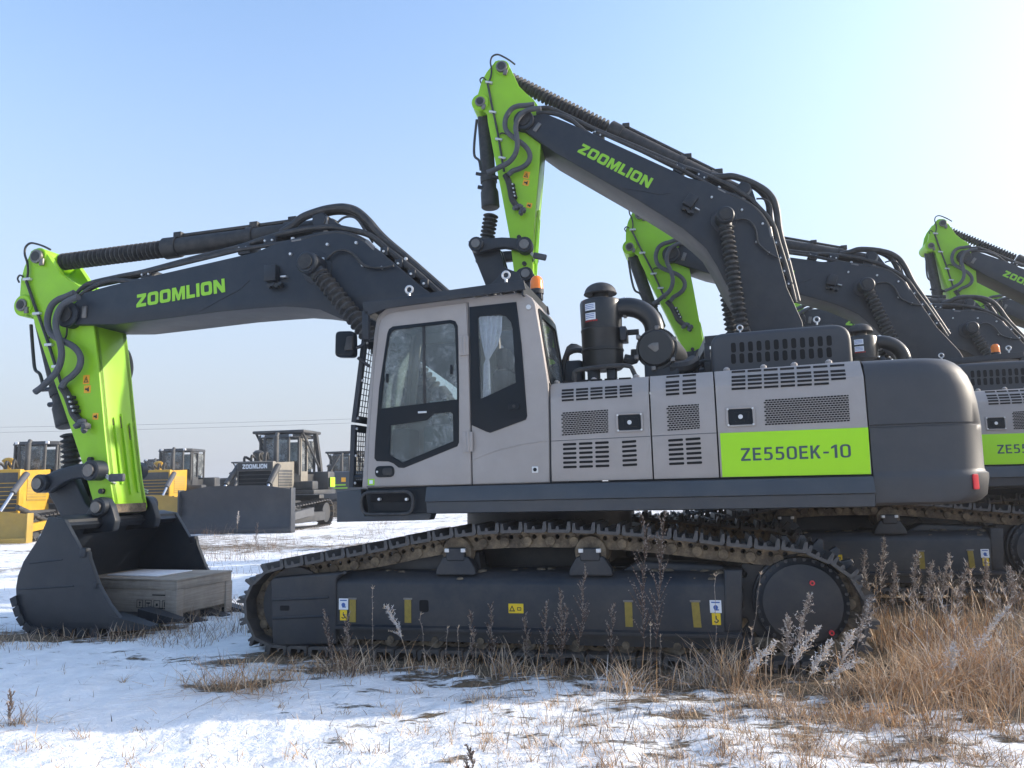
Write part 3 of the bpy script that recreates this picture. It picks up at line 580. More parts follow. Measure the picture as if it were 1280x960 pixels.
mb=MB(); mb.tube([P(280,372,YB0-.001),P(300,362,YB0-.001),P(312,350,YB0-.001)],.006,'dark',6); mb.tube([P(248,390,YB0-.001),P(280,372,YB0-.001)],.006,'dark',6); mb.build('weld_seam',boom); mb=MB()
mb.tube(pq([(408,324),(420,314),(432,313),(443,319),(454,331),(466,334),(478,334.5),(492,332)],YB0-.04),.016,'hosedark',8,5); mb.build('sensor_cable',boom); mb=MB()
q=P(344,347,YB0); mb.box((q[0]-.1,YB0-.1,q[2]-.06),(q[0]+.06,YB0,q[2]+.14),'dark',.01)
for i in range(4): mb.cyl((q[0]-.04+.05*i,YB0-.08,q[2]-.12+.02*(i%2)),(q[0]-.04+.05*i,YB0-.02,q[2]-.12),.028,'hosedark',8)
mb.box((q[0]+.1,YB0-.06,q[2]-.02),(q[0]+.18,YB0,q[2]),'zinc',.005)
mb.build('junction_box',boom)
mb=MB()                                    # bracket carrying the stick cylinder
bk=ccw(rnd(xz([(392,296),(392,268),(395,263),(402,264),(434,288),(438,296)],YB0+.15),.05))
for y in (YB0+.12,YB1-.2): mb.plate(bk,y,y+.08,'dark',.0)
BR=P(404,279,YB0+.2); mb.cyl((BR[0],YB0+.08,BR[2]),(BR[0],YB1-.08,BR[2]),.09,'dark',18,bev=.01); q=P(407,280,YB0+.1); mb.box((q[0]-.03,YB0+.1,q[2]-.13),(q[0]+.03,YB0+.13,q[2]+.1),'steel',.004)
mb.build('cylinder_bracket',boom)
mb=MB(); YH=YB0+.1
mb.tube(pq([(95,370),(104,360),(115,354),(150,346),(180,340),(240,324),(300,309),(330,299),(372,288),(410,284),(435,287),(462,294),(485,312),(520,340),(556,372)],YH),.038,'hosedark',10,5)
mb.tube(pq([(97,374),(108,364),(120,357),(140,350.5),(165,352),(180,351)],YH-.06),.035,'hosedark',10,5)
mb.tube(pq([(90,377),(102,366),(116,358.5),(150,351),(182,343)],YH+.1),.03,'hosedark',8,5)
mb.tube(pq([(352,291),(366,282),(378,272),(396,265),(412,261),(430,259.5),(446,264),(460,276),(472,290),(484,302),(510,324),(560,368)],YH+.05),.052,'hosedark',10,5)
mb.tube(pq([(400,268),(418,264),(434,264.5),(448,270),(461,284),(474,298),(500,320),(556,366)],YH+.25),.05,'hosedark',10,5)
mb.tube(pq([(422,278),(430,272),(440,271),(448,276),(456,288),(466,303)],YH),.014,'hosedark',6,5)
for o in (0,.09,.18): mb.tube([P(470,306,YH+o)+V3(0,0,.06),P(500,331,YH+o)+V3(0,0,.05),P(556,374,YH+o)+V3(0,0,.03)],.034,'hosedark',8)
for (x,y) in ((187,343),(308,310),(340,301)):
    q=P(x,y,YH); mb.box((q[0]-.08,YH-.07,q[2]-.1),(q[0]+.09,YH+.2,q[2]+.045),'dark',.015); 
    for dx in (-.05,.05): mb.cyl((q[0]+dx,YH-.09,q[2]-.02),(q[0]+dx,YH-.07,q[2]-.02),.013,'zinc',8)
    for dx in (-.05,.05): mb.cyl((q[0]+dx,YH+.02,q[2]+.03),(q[0]+dx,YH+.02,q[2]+.075),.022,'rubber',8)
for (x,y,x2,y2) in ((366,302,378,300),(458,302,469,313)):
    a,b=P(x,y,YB0+.03),P(x2,y2,YB0+.03); mb.cyl(a,b,.034,'steel',10); mb.cyl(a-V3(.0,0,.07),a+V3(0,0,.05),.024,'zinc',8) if x<400 else mb.cyl(b-V3(.04,0,.06),b+V3(.02,0,.03),.024,'zinc',8)
mb.tube(pq([(378,299.5),(400,294),(425,291.5),(444,296),(458,303)],YB0+.03),.034,'hosedark',8,4)
mb.tube(pq([(180,341),(300,312),(366,302)],YB0+.03),.03,'hosedark',8)
for (x,y) in ((482,318),(500,333),(516,346),(532,358)):
    q=P(x,y,YH); mb.box((q[0]-.05,YH-.05,q[2]-.03),(q[0]+.05,YH+.3,q[2]+.075),'dark',.01); mb.cyl((q[0],YH-.07,q[2]+.02),(q[0],YH-.05,q[2]+.02),.014,'zinc',8)
mb.build('hydraulic_hoses',boom)
# ---------------------------------------------------------------- stick (arm)
YA0,YA1=1.38,1.98
ar_o=[(37,318),(38.5,314),(43,311),(49,310.5),(55,313),(60,319),(75,342),(86,350),(97,356),(104,363),(107,372),(112,392),(117,407),(123,460),(130,535),(137,600),(143,635),(141,641),(133,643),(123,641),(118,634),(102,577),(80,512),(60,455),(44,408),(41,396),(37,393),(31,392),(26.5,389.5),(24,384),(24,375),(26,349),(30,334)]
ARM=xz(ar_o,YA0)
body=xz([(88,352),(97,356),(104,363),(107,372),(112,392),(117,407),(123,460),(130,535),(137,600),(143,635),(141,641),(133,643),(123,641),(118,634),(102,577),(80,512),(60,455),(48,412),(46,392),(62,360)],YA0)
mb=MB(); mb.plate(ccw(body),YA0+.02,YA1-.02,'lime',.006)
for y0 in (YA0,YA1-.09): mb.plate(ccw(ARM),y0,y0+.09,'lime',.01,res=2)
q=P(48.5,321.5,YA0); mb.cyl((q[0],YA0-.015,q[2]),(q[0],YA1+.02,q[2]),.13,'lime',24,bev=.01); q2=P(30,382,YA0); mb.cyl((q2[0],YA0-.03,q2[2]),(q2[0],YA1+.03,q2[2]),.15,'lime',24,bev=.015)
arm=mb.build('arm',R1,ang=40)
ATOP=V3(q[0],YBc,q[2]); BCT=V3(q2[0],YBc,q2[2])
for c,r in ((ATOP,.095),(BCT,.085)): mb=MB(); mb.cyl((c[0],YA0-.06,c[2]),(c[0],YA0-.0,c[2]),r,'steel',16,bev=.008); mb.cyl((c[0],YA0-.065,c[2]),(c[0],YA0-.05,c[2]),r*.7,'rubber',16); mb.box((c[0]+r*.6,YA0-.05,c[2]-r*1.4),(c[0]+r*1.3,YA0-.02,c[2]-r*.4),'steel',.004); mb.build('arm_pin',arm)
for (x,y) in ((115,574.5),(129,614)):
    c=P(x,y,YA0); mb=MB(); mb.cyl((c[0],YA0-.05,c[2]),(c[0],YA0,c[2]),.035,'rubber',10); mb.build('grease_cap',arm)
mb=MB()                                    # wear strips on the face towards the cab
fa=[P(128,515,YA0),P(141,628,YA0)]
for i,(s0,s1) in enumerate(((.05,.8),(.0,.92),(.1,.9))):
    y=YA0+.17+.14*i; e0=fa[0]+(fa[1]-fa[0])*s0; e1=fa[0]+(fa[1]-fa[0])*s1
    mb.loft([[(e[0]-.02,y,e[2]),(e[0]+.022,y,e[2]),(e[0]+.022,y+.035,e[2]),(e[0]-.02,y+.035,e[2])] for e in (e0,e1)],'lime'); 
    mb.loft([[(e[0]-.02,y-.012,e[2]),(e[0]+.006,y-.012,e[2]),(e[0]+.006,y+.047,e[2]),(e[0]-.02,y+.047,e[2])] for e in (e0+(e1-e0)*.03,e0+(e1-e0)*(.12+.06*i))],'chain')
mb.build('wear_strip',arm)
mb=MB(); q=P(118,636,YA0); q1=P(142,636,YA0); mb.loft([[(a,YA0+.03+dy,b) for a,b,dy in ((q[0]+.03,q[2]-.01,0),(q1[0]+.012,q1[2]+.06,0),(q1[0]+.014,q1[2]-.05,0),(q[0]+.1,q[2]-.085,0))],[(a,YA1-.03,b) for a,b in ((q[0]+.03,q[2]-.01),(q1[0]+.012,q1[2]+.06),(q1[0]+.014,q1[2]-.05),(q[0]+.1,q[2]-.085))]],'chain'); mb.build('mud_smear',arm)
YHs=YA0-.12
mb=MB()
mb.tube(pq([(93,366),(82,371),(72,375),(64,383),(59.5,398),(61,412),(67,420),(77,425.5),(90,432),(98,440),(101,450),(98,461),(90,470),(82,476),(77,484)],YHs),.042,'hose',10,5); mb.build('arm_hose',arm); mb=MB()
mb.tube(pq([(98,371),(86,376),(77,383),(71,396),(70,410),(74,424),(77,440),(75,455),(69,467),(60,476),(52,484),(44,490)],YHs-.08),.042,'hose',10,5); mb.build('arm_hose',arm); mb=MB()
mb.tube(pq([(150,436),(158,440),(162,450),(163,462),(160,474),(155,482)],YA1+.1),.04,'hose',10,5)
mb.build('arm_hose',arm)
mb=MB(); YT=YA0-.03
mb.tube(pq([(63,312),(55,308),(46,305),(38,304),(32,309),(31,318),(34,328),(35,340),(33,352)],YT),.015,'hosedark',6,5)
mb.tube(pq([(24,353),(22,348),(25,344),(29,346)],YT),.012,'hosedark',6,4)
mb.tube(pq([(33,352),(38,366),(44,384),(52,405),(60,428),(67,450),(76,478)],YT),.02,'hosedark',6,3)
mb.tube(pq([(61,423),(64,420),(74,421),(80,424),(83,419),(84,408)],YT),.012,'hosedark',6,4)
for (x,y) in ((34,349),(46,392),(61,431),(70,458)): q=P(x,y,YT); mb.box((q[0]-.06,YT-.02,q[2]-.018),(q[0]+.06,YT+.03,q[2]+.018),'zinc',.005)
mb.tube(pq([(77,483),(83,492),(88,505),(92,517),(98,525),(104,530)],YT-.02),.05,'rubber',8,4)
for (x,y) in ((90,497),(92,503),(94,509),(96,514)): q=P(x,y,YT); mb.box((q[0]-.05,YT-.07,q[2]-.022),(q[0]+.05,YT+.02,q[2]+.022),'rubber',.008); mb.cyl((q[0]+.02,YT-.09,q[2]),(q[0]+.02,YT-.07,q[2]),.014,'zinc',8)
for k,(x,y) in enumerate(((102,529),(106,534),(110,531),(113,533),(108,527))): q=P(x,y,YT-.03); mb.lathe(q,(random.uniform(-1,1),-.4,random.uniform(-.5,.6)),[(0,.03),(.05,.045),(.1,.03)],'hose',8)
mb.build('grease_line',arm)
mb=MB()
def warn(px,py,w,h,Y,kind):
    mb=MB()
    q=P(px,py,Y); mb.plate(rrect(q[0]-w/2,q[2]-h/2,q[0]+w/2,q[2]+h/2,.01),Y-.004,Y+.002,'orangelab',.0)
    if kind=='tri': mb.plate([[(q[0]-w*.38,q[2]-h*.32),(q[0]+w*.38,q[2]-h*.32),(q[0],q[2]+h*.36)],[(q[0]-w*.24,q[2]-h*.22),(q[0]+w*.24,q[2]-h*.22),(q[0],q[2]+h*.2)]],Y-.006,Y,'print',0); mb.box((q[0]-.006,Y-.0065,q[2]-h*.14),(q[0]+.006,Y,q[2]+h*.06),'print')
    else: mb.box((q[0]-w*.3,Y-.006,q[2]-.012),(q[0]+w*.05,Y,q[2]+.012),'print'); mb.plate(rnd([(q[0],q[2]-h*.3),(q[0]+w*.3,q[2]-h*.3),(q[0]+w*.22,q[2]+h*.3),(q[0]+w*.08,q[2]+h*.25)],.01),Y-.006,Y,'print',0)
    mb.build('warning_label',arm)
warn(108,474.5,.10,.12,YA0,'tri'); warn(109.3,486.5,.105,.10,YA0,'x'); warn(119.5,520.5,.09,.085,YA0,'x')
mb=MB()                                    # lashing strap round the arm
for d in (0,.03): mb.tube([P(118,581,YA0-.03)+V3(0,0,d),P(126,590,YA0-.02)+V3(0,0,d),P(140,602,YA0-.01)+V3(0,0,d),P(150,606,YA0+.25)+V3(0,0,d),P(172,612,YA0+.62)+V3(0,0,d),P(185,616,YA1+.1)+V3(0,0,d)],.012,'zinc',6,4)
q=P(147,597,YA0-.02); mb.box(q-V3(.12,.03,.05),q+V3(.1,.03,.05),'hose',.02); mb.build('lashing_strap',arm)
# bucket linkage and bucket
mb=MB(); lk=ccw(xz([(41.5,603),(44,597),(52,594),(62,591.5),(72,587.5),(84,583),(96,580.3),(112,578),(121,580),(125,587),(122,595),(114,598.5),(102,597.5),(90,598.5),(80,602.5),(70,608.5),(60,614.5),(52,615),(45,612),(42,608)],YA0-.13))
for y in (YA0-.13,YA1+.01): mb.plate(lk,y,y+.12,'dark',.02)
L0=P(50.5,604.5,YA0-.16); L1=P(114.5,588,YA0-.16)
mb.cyl((L0[0],YA0-.2,L0[2]),(L0[0],YA1+.16,L0[2]),.12,'dark',18,bev=.015); mb.cyl((L1[0],YA0-.2,L1[2]),(L1[0],YA0,L1[2]),.13,'dark',18,bev=.015); mb.cyl((L1[0],YA1,L1[2]),(L1[0],YA1+.13,L1[2]),.12,'dark',18,bev=.015)
for c,r in ((L0,.12),(L1,.13)): mb.cyl((c[0],YA0-.225,c[2]),(c[0],YA0-.19,c[2]),r*.6,'steel',12)
mb.build('rocker_link',R1)
YK0,YK1=.68,2.70
mb=MB(); hl=ccw(xz([(56,598),(70,590),(84,584),(96,592),(112,628),(122,640),(124,652),(112,658),(92,664)],YA0+.1))
for y in (YA0+.02,YA1-.16): mb.plate(hl,y,y+.12,'dark',.02)
mb.box((P(72,600,YA0+.1)[0]-.05,YA0+.14,P(72,625,YA0+.1)[2]),(P(95,600,YA0+.1)[0]-.1,YA1-.14,P(72,598,YA0+.1)[2]),'dark',.04); mb.build('bucket_link',R1)
bo=[(60,646),(80,649.5),(90,668),(100,687),(110,690),(111,698),(122,730),(126,738),(137,757),(152.5,777),(150,783),(140,786),(56,787),(44,786),(34,779),(26,766),(20,749),(19.5,735),(22,720),(29,702),(40,685),(50,670)]
BK=xz(bo,YK0)
mb=MB()
for y in (YK0,YK1-.06): mb.plate(ccw(BK),y,y+.06,'dark',.008)
sh=[(80,650),(62,648),(50,671),(40,686),(29,703),(22,721),(20,735),(20.5,749),(26.5,765),(35,778),(46,785),(60,786.5),(100,787),(150,786)]
S=xz(sh,YK0); inn=[]
cen=np.array(P(85,720,YK0))[[0,2]]
for x,z in S: d=cen-np.array([x,z]); d/=np.linalg.norm(d); inn.append((x+d[0]*.06,z+d[1]*.06))
mb.loft([[(x,YK0+.03,z),(x,YK1-.03,z),(u,YK1-.03,w),(u,YK0+.03,w)] for (x,z),(u,w) in zip(S,inn)],'dark')
# stiffener lines pressed in the side plate, torque tube at the top
mb.plate(ccw(xz([(70,645),(82,648.5),(88,657),(82,663),(70,660)],YK0+.06)),YK0+.06,YK1-.06,'dark',.015)
for a,b in (((22,737),(92,732.5)),((37,704),(78,699.5))): mb.tube([P(*a,YK0),P(*b,YK0)],.009,'dark',6)
for (x,y,w) in ((105,691,.055),(120,732,.035)):
    q=P(x,y,YK0)
    for yy in (YK0-.02,YK1-.07): mb.box((q[0]-w,yy,q[2]-w),(q[0]+w*.7,yy+.09,q[2]+w),'dark',.02)
bucket=mb.build('bucket',R1,ang=40)
mb=MB()                                    # ears round the arm end
ear=ccw(rnd(xz([(96,654),(108,641),(116,626),(124,621),(133,623),(139,633),(144,651),(141,664),(100,668)],YA0-.12),.03))
q=P(121,634,YA0-.2); mb.plate(ear,YA0-.12,YA0-.02,'dark',.012); mb.cyl((q[0],YA0-.2,q[2]),(q[0],YA0-.02,q[2]),.115,'dark',20,bev=.012); mb.cyl((q[0],YA0-.23,q[2]),(q[0],YA0-.19,q[2]),.07,'steel',14); mb.build('bucket_ear',bucket)
mb=MB(); mb.plate(ear,YA1+.02,YA1+.12,'dark',.012); mb.cyl((q[0],YA1+.02,q[2]),(q[0],YA1+.18,q[2]),.115,'dark',20,bev=.012); mb.build('bucket_ear',bucket)
def one_tooth(y):
    m=MB(); a=P(146,783,YK0); zt_=.11 if y<1.3 else .0; t=P(181,797,.95)
    x0,x1=a[0]-.1,a[0]+.42; z0=zt_
    m.loft([[(x0,y-.11,z0-.06),(x0,y+.11,z0-.06),(x0,y+.11,z0+.12),(x0,y-.11,z0+.12)],[(x0+.22,y-.1,z0-.05),(x0+.22,y+.1,z0-.05),(x0+.22,y+.1,z0+.07),(x0+.22,y-.1,z0+.07)],[(x1,y-.07,z0-.03),(x1,y+.07,z0-.03),(x1,y+.07,z0),(x1,y-.07,z0)]],'dark'); m.build('tooth',bucket)
for y in np.linspace(YK0+.1,YK1-.1,5): one_tooth(y)
hp=xz([(20.5,752),(24,764),(29,775),(37,784),(46,788),(58,789),(72,789.5),(88,789.5),(104,790),(120,790)],YK0)
for i,(x,z) in enumerate(hp):
    d=np.array(hp[min(i+1,9)])-np.array(hp[max(i-1,0)]); t=atan2(d[1],d[0]); c,s=cos(t),sin(t)
    for y0 in (YK0-.03,YK1-.15): 
        mb=MB(); v=[(x+a*c-b*s,y,z+a*s+b*c) for y in (y0,y0+.18) for a,b in ((-.062,-.05),(.045,-.05),(.045,.03),(-.062,.045))]; mb.add(v,[(0,1,2,3),(7,6,5,4),(0,4,5,1),(1,5,6,2),(2,6,7,3),(3,7,4,0)],'dark'); mb.build('heel_shroud',bucket)
mb=MB()
b0=V3(P(33,395,YA0)[0],YBc,P(33,395,YA0)[2]); b1=V3(P(67,538,YA0)[0]-.02,YBc,P(67,538,YA0)[2]); b2=V3(L0[0]+.05,YBc,L0[2]+.05); dB=b1-b0; LB=np.linalg.norm(dB)
mb.lathe(b0-dB/LB*.14,dB,[(0,.10),(.12,.115),(.16,.122),(LB*.86,.122),(LB*.86+.01,.15),(LB+.04,.155),(LB+.06,.135)],'rubber',24)
e0=V3(0,-.16,0)
mb.tube([b0+dB*.05+V3(-.12,-.12,0),b0+dB*.3+V3(-.19,-.12,0),b0+dB*.45+V3(-.2,-.14,0),b0+dB*.5+V3(-.12,-.16,0),b0+dB*.6+V3(-.1,-.17,0)],.022,'hosedark',8,5)
mb.lathe(b0+dB*.62,dB,[(0,.122),(0,.142),(.1,.142),(.1,.122)],'rubber',20); mb.cyl(b0+dB*.63+V3(-.2,-.1,0),b0+dB*.63+V3(.2,-.1,0),.03,'dark',8); mb.lathe(b0+dB*.76,dB,[(0,.122),(0,.14),(.05,.14),(.05,.122)],'rubber',20)
mb.cyl(b0+dB*.76+V3(-.19,-.05,0),b0+dB*.76+V3(0,-.05,0),.035,'dark',8)
bcyl=mb.build('bucket_cylinder',R1)
mb=MB(); mb.bellows(b1+dB/LB*.03,b2,.085,.128,9,'boot',18); mb.build('bellows',bcyl)
# stick and boom cylinders are built per machine from their pins
def rot_xz(p,c,th):
    d=np.array(p)-c; return V3(c[0]+d[0]*cos(th)-d[2]*sin(th),p[1],c[2]+d[0]*sin(th)+d[2]*cos(th))
BASE=V3(-2.42,1.18,1.75)
LBAR=.56*np.linalg.norm(ATOP-V3(BR[0],YBc,BR[2]))
def cylinders(root,th,ta):
    br=rot_xz(V3(BR[0],YBc,BR[2]),FOOT,th); at=rot_xz(rot_xz(ATOP,TIP,ta),FOOT,th)
    d=at-br; L=np.linalg.norm(d); u=d/L; nrm=V3(-u[2],0,u[0]); nrm=nrm if nrm[2]>0 else -nrm
    mb=MB(); mb.lathe(br-u*.1,u,[(0,.08),(.05,.11),(.15,.122),(LBAR-.05,.122),(LBAR-.04,.14),(LBAR+.16,.145),(LBAR+.18,.12)],'rubber',24)
    mb.tube([br+u*.5+nrm*.155,br+u*(LBAR-.1)+nrm*.155],.025,'hosedark',8)
    for t in (.5,LBAR*.45,LBAR-.15): mb.lathe(br+u*t,u,[(0,.12),(0,.138),(.1,.138),(.1,.12)],'rubber',22); mb.box(br+u*t+nrm*.15-V3(.06,.06,.04),br+u*t+nrm*.15+V3(.06,.06,.045),'rubber',.01)
    c=mb.build('arm_cylinder',root)
    mb=MB(); k=int((L-LBAR)/.08); mb.bellows(br+u*(LBAR+.12),at-u*.1,.074,.12,k,'boot',18); mb.cyl(at-u*.14,at,.09,'dark',14); mb.build('bellows',c)
    for y in (1.18,2.16):
        t_=rot_xz(V3(CP[0],y,CP[2]),FOOT,th); b_=V3(BASE[0],y,BASE[2]); d=t_-b_; L=np.linalg.norm(d); u=d/L
        mb=MB(); mb.lathe(b_-u*.2,u,[(0,.1),(.1,.12),(.3,.125),(1.35,.125),(1.36,.14),(1.5,.14)],'rubber',20); mb.lathe(t_-u*.2,u,[(0,.09),(.1,.1)],'dark',14)
        c=mb.build('boom_cylinder',root)
        mb=MB(); k=int((L-1.3)/.082); mb.bellows(b_+u*1.28,t_-u*.12,.075,.112,k,'boot',16)
        mb.build('bellows',c)
cylinders(R1,0,0)
# ---------------------------------------------------------------- undercarriage
tr_px=[(318,714),(335,703),(400,690),(470,677),(530,664.5),(590,656),(650,652.5),(720,652.5),(790,656),(850,661.5),(910,668),(960,672.5),(1000,676),(1035,689),(1066,707),(1086,732),(1098,762),(1097,790),(1089,814)]
tp=[np.array([p[0],p[2]]) for p in pq(tr_px,0)]
bot=[np.array(q) for q in ((tp[-1][0]-.17,.03),(tp[-1][0]-.42,.0),(-1.7,.0),(-3.95,.0),(-4.25,.03))]
lf=[np.array([p[0],p[2]]) for p in pq([(313,806),(301,782),(297,757),(303,733)],0)]
loop=[np.array([a,0,b]) for a,b in tp+bot+lf]; loop=smooth_path(loop+[loop[0]],8)[:-1]
lp=np.array(loop)[:,[0,2]]; seg=np.linalg.norm(np.roll(lp,-1,0)-lp,axis=1); cum=np.concatenate([[0],np.cumsum(seg)]); PER=cum[-1]
NSH=int(round(PER/.222)); PIT=PER/NSH
def on_loop(s):
    s%=PER; i=np.searchsorted(cum,s,side='right')-1; t=(s-cum[i])/seg[i]; return lp[i]*(1-t)+lp[(i+1)%len(lp)]*t
GR=.08                                     # grouser height
shoe_mb=MB(); sp=[(-.094,-.018),(.09,-.018),(.108,-.004),(.112,.01),(.106,GR),(.082,GR),(.070,.010),(.006,.010),(-.002,GR*.5),(-.020,GR*.5),(-.028,.010),(-.064,.010),(-.074,GR*.85),(-.094,GR*.85),(-.100,.0)]
shoe_mb.loft([[(a,y,b) for a,b in sp] for y in (0,.62)],'shoe')
for x in (-.05,.05):
    for y in (.21,.41): shoe_mb.cyl((x,y,.008),(x,y,.026),.02,'steel',6)
_s=shoe_mb.build('track_shoe',None,origin=(0,0,0)); SHOE=_s.data; bpy.data.objects.remove(_s)
def frames():
    out=[]
    for i in range(NSH):
        s=i*PIT; a,b=on_loop(s-.09),on_loop(s+.09); t=(b-a)/np.linalg.norm(b-a); n=np.array([-t[1],t[0]]); out.append((on_loop(s)-n*GR,t,n))
    return out
FR=frames()
# the loop runs clockwise seen from the camera, so n points outwards
if np.dot(FR[3][2],FR[3][0]-np.array([-1.7,.5]))<0: FR=[(p+2*n*GR,t,-n) for p,t,n in FR]
def link_mesh(mb,y0):
    lk2=rnd([(-.14,-.165),(.14,-.165),(.14,-.045),(.07,-.014),(-.07,-.014),(-.14,-.045)],.05,3)
    lkh=[circ(-.045,-.065,.022,8),circ(.05,-.065,.022,8)]
    pv,pf=_curve_mesh([lk2]+lkh,.045,.004,1)
    for k,(p,t,n) in enumerate(FR):
        yo=.012 if k%2 else 0
        for y in (y0+.2+yo,y0+.44-yo):
            v=np.stack([p[0]+pv[:,0]*t[0]+pv[:,1]*n[0],y-pv[:,2],p[1]+pv[:,0]*t[1]+pv[:,1]*n[1]],1); mb.add(v,pf,'chain')
        q=p+t*PIT/2-n*.105; mb.cyl((q[0],y0+.155,q[1]),(q[0],y0+.485,q[1]),.048,'chain',10,bev=.006)
def make_track(y0,root,individual=True):
    mb=MB(); link_mesh(mb,y0)
    if not individual:
        sv=np.array([v.co for v in SHOE.vertices]); sf=[tuple(p.vertices) for p in SHOE.polygons]
        for p,t,n in FR: mb.add(np.stack([p[0]+sv[:,0]*t[0]+sv[:,2]*n[0],y0+sv[:,1],p[1]+sv[:,0]*t[1]+sv[:,2]*n[1]],1),sf,'shoe')
    tr=mb.build('crawler_track',root)
    if individual:
        for p,t,n in FR:
            o=bpy.data.objects.new('track_shoe',SHOE); COL.objects.link(o); o.parent=tr
            m=Matrix(((t[0],0,n[0],p[0]-C[0]),(0,1,0,y0-C[1]),(t[1],0,n[1],p[1]),(0,0,0,1)))
            if m.determinant()<0: m=Matrix(((-t[0],0,n[0],p[0]-C[0]),(0,1,0,y0-C[1]),(-t[1],0,n[1],p[1]),(0,0,0,1)))
            o.matrix_local=m
    return tr
trackA=make_track(0,R1); trackB=make_track(2.72,R1)
SPX,SPZ=P(1004,755,.06)[0],P(1004,755,.06)[2]; IDX,IDZ=-4.02,.47
def make_frame(y0,near):
    S=1 if near else -1; yf=y0+.05 if near else y0+.57      # outer face
    def YY(a): return yf+S*a                                  # a metres inwards from the outer face
    mb=MB(); pl=lambda pts,a0,a1,m='frame',b=.01: mb.plate(ccw(xz(pts,.05)),min(YY(a0),YY(a1)),max(YY(a0),YY(a1)),m,b)
    xa,xb=P(421,750,.05)[0],P(925,750,.05)[0]; z0=P(700,790,.05)[2]; z1=P(700,733,.05)[2]; z2=P(700,716,.05)[2]
    prof=[(0,z0),(0,z1),(.012,z1+.03),(.09,z2-.015),(.12,z2),(.5,z2),(.5,z0-.02),(.02,z0-.02)]
    mb.sweepx([(YY(a),z) for a,z in prof],xa,xb,'frame')
    mb.sweepx([(YY(a),z) for a,z in [(-.035,z0+.012),(-.035,z0-.014),(.0,z0-.02),(.1,z0-.02),(.1,z0+.03),(.0,z0+.03)]],xa,xb,'frame')
    mb.sweepx([(YY(a),z) for a,z in [(.04,z0-.02),(.04,.16),(.5,.16),(.5,z0-.02)]],xa-.1,xb+.1,'frame')
    mb.plate(ccw(xz([(905,712),(928,712),(928,790),(905,790)],.05)),min(YY(-.01),YY(.3)),max(YY(-.01),YY(.3)),'frame',.02)
    q=P(530,757.5,.05); 
    if near: mb.plate(rrect(q[0]-.045,q[2]-.055,q[0]+.045,q[2]+.055,.02),yf-.003,yf+.01,'shade_fill',0)
    mb.plate(ccw(xz([(440,716),(456,703),(560,690),(598,690),(602,716)],.3)),min(YY(.25),YY(.45)),max(YY(.25),YY(.45)),'frame',.01)
    mb.plate(ccw(xz([(770,716),(800,700),(900,705),(925,716)],.3)),min(YY(.2),YY(.45)),max(YY(.2),YY(.45)),'frame',.03)
    fr=mb.build('track_frame',R1)
    mb=MB(); g0=ccw(rnd(xz([(337.5,727),(341,722),(434,714.5),(420,724),(420,806),(340,808)],.03),.02))
    mb.plate(g0,min(YY(-.02),YY(.42)),max(YY(-.02),YY(.42)),'frame',.02)
    for ya,yb in ((747,751),(770,774)): mb.tube([V3(*P(341,yb-1,.03)[:1],YY(-.022),P(341,yb-1,.03)[2]),V3(P(411,ya,.03)[0],YY(-.022),P(411,ya,.03)[2])],.012,'frame',6)
    q=P(356,760,.03); mb.plate(rrect(q[0]-.05,q[2]-.025,q[0]+.05,q[2]+.025,.015),min(YY(-.024),YY(.0)),max(YY(-.024),YY(.0)),'shade_fill',0)
    mb.build('idler_guard',fr)
    mb=MB(); mb.lathe((IDX,YY(.08),IDZ),(0,S,0),[(0,.05),(0,.36),(.14,.37),(.14,.33),(.3,.33),(.3,.37),(.4,.36),(.4,.05)],'frame',36); mb.build('idler_wheel',fr)
    mb=MB(); R0=.50; n=23; ring=[]
    for k in range(n*4): r=R0+(.055 if k%4 in (1,2) else -.02); t=2*pi*k/(n*4); ring.append((SPX+r*cos(t),SPZ+r*sin(t)))
    mb.plate([ring,circ(SPX,SPZ,.3,30)],min(YY(.22),YY(.3)),max(YY(.22),YY(.3)),'frame',.008)
    rcov=(P(1058,752,.05)[0]-P(950,752,.05)[0])/2
    mb.lathe((SPX,YY(.3),SPZ),(0,-S,0),[(0,.3),(.1,.40),(.16,.40),(.17,rcov+.04),(.22,rcov+.035),(.235,rcov),(.262,rcov-.02),(.268,rcov-.06),(.28,.12),(.284,.0)],'frame',48)
    for k in range(30): 
        t=2*pi*k/30; q=V3(SPX+cos(t)*(rcov+.02),YY(.08),SPZ+sin(t)*(rcov+.02)); mb.cyl(q,q-V3(0,S*.018,0),.016,'frame',6)
    if near:
        for (x,y) in ((1015.5,729),(1040,791.5)): q=P(x,y,.05); mb.cyl((q[0],YY(.06),q[2]),(q[0],YY(-.0),q[2]),.021,'red',14); mb.cyl((q[0],YY(.0),q[2]),(q[0],YY(-.004),q[2]),.010,'print',10)
    mb.build('drive_sprocket',fr)
    for px_ in (570,738):
        q=P(px_,700,.1); tz=P(px_,682,.1)[2]; mb=MB()
        base=ccw(rnd([(q[0]-.2,z2-.03),(q[0]+.2,z2-.03),(q[0]+.19,z2+.03),(q[0]+.12,z2+.14),(q[0]-.12,z2+.14),(q[0]-.19,z2+.03)],.02)); mb.plate(base,min(YY(.03),YY(.16)),max(YY(.03),YY(.16)),'frame',.012)
        mb.plate(rrect(q[0]-.09,z2+.1,q[0]+.09,tz-.02,.02),min(YY(.02),YY(.12)),max(YY(.02),YY(.12)),'frame',.012)
        for dx in (-.08,.08): mb.box((q[0]+dx-.022,min(YY(.015),YY(.05)),tz-.06),(q[0]+dx+.022,max(YY(.015),YY(.05)),tz-.025),'zinc',.004)
        mb.lathe((q[0],YY(.08),tz-.06),(0,S,0),[(0,.05),(0,.14),(.06,.155),(.1,.155),(.12,.125),(.3,.125),(.32,.15),(.36,.15)],'chain',24); mb.build('carrier_roller',fr)
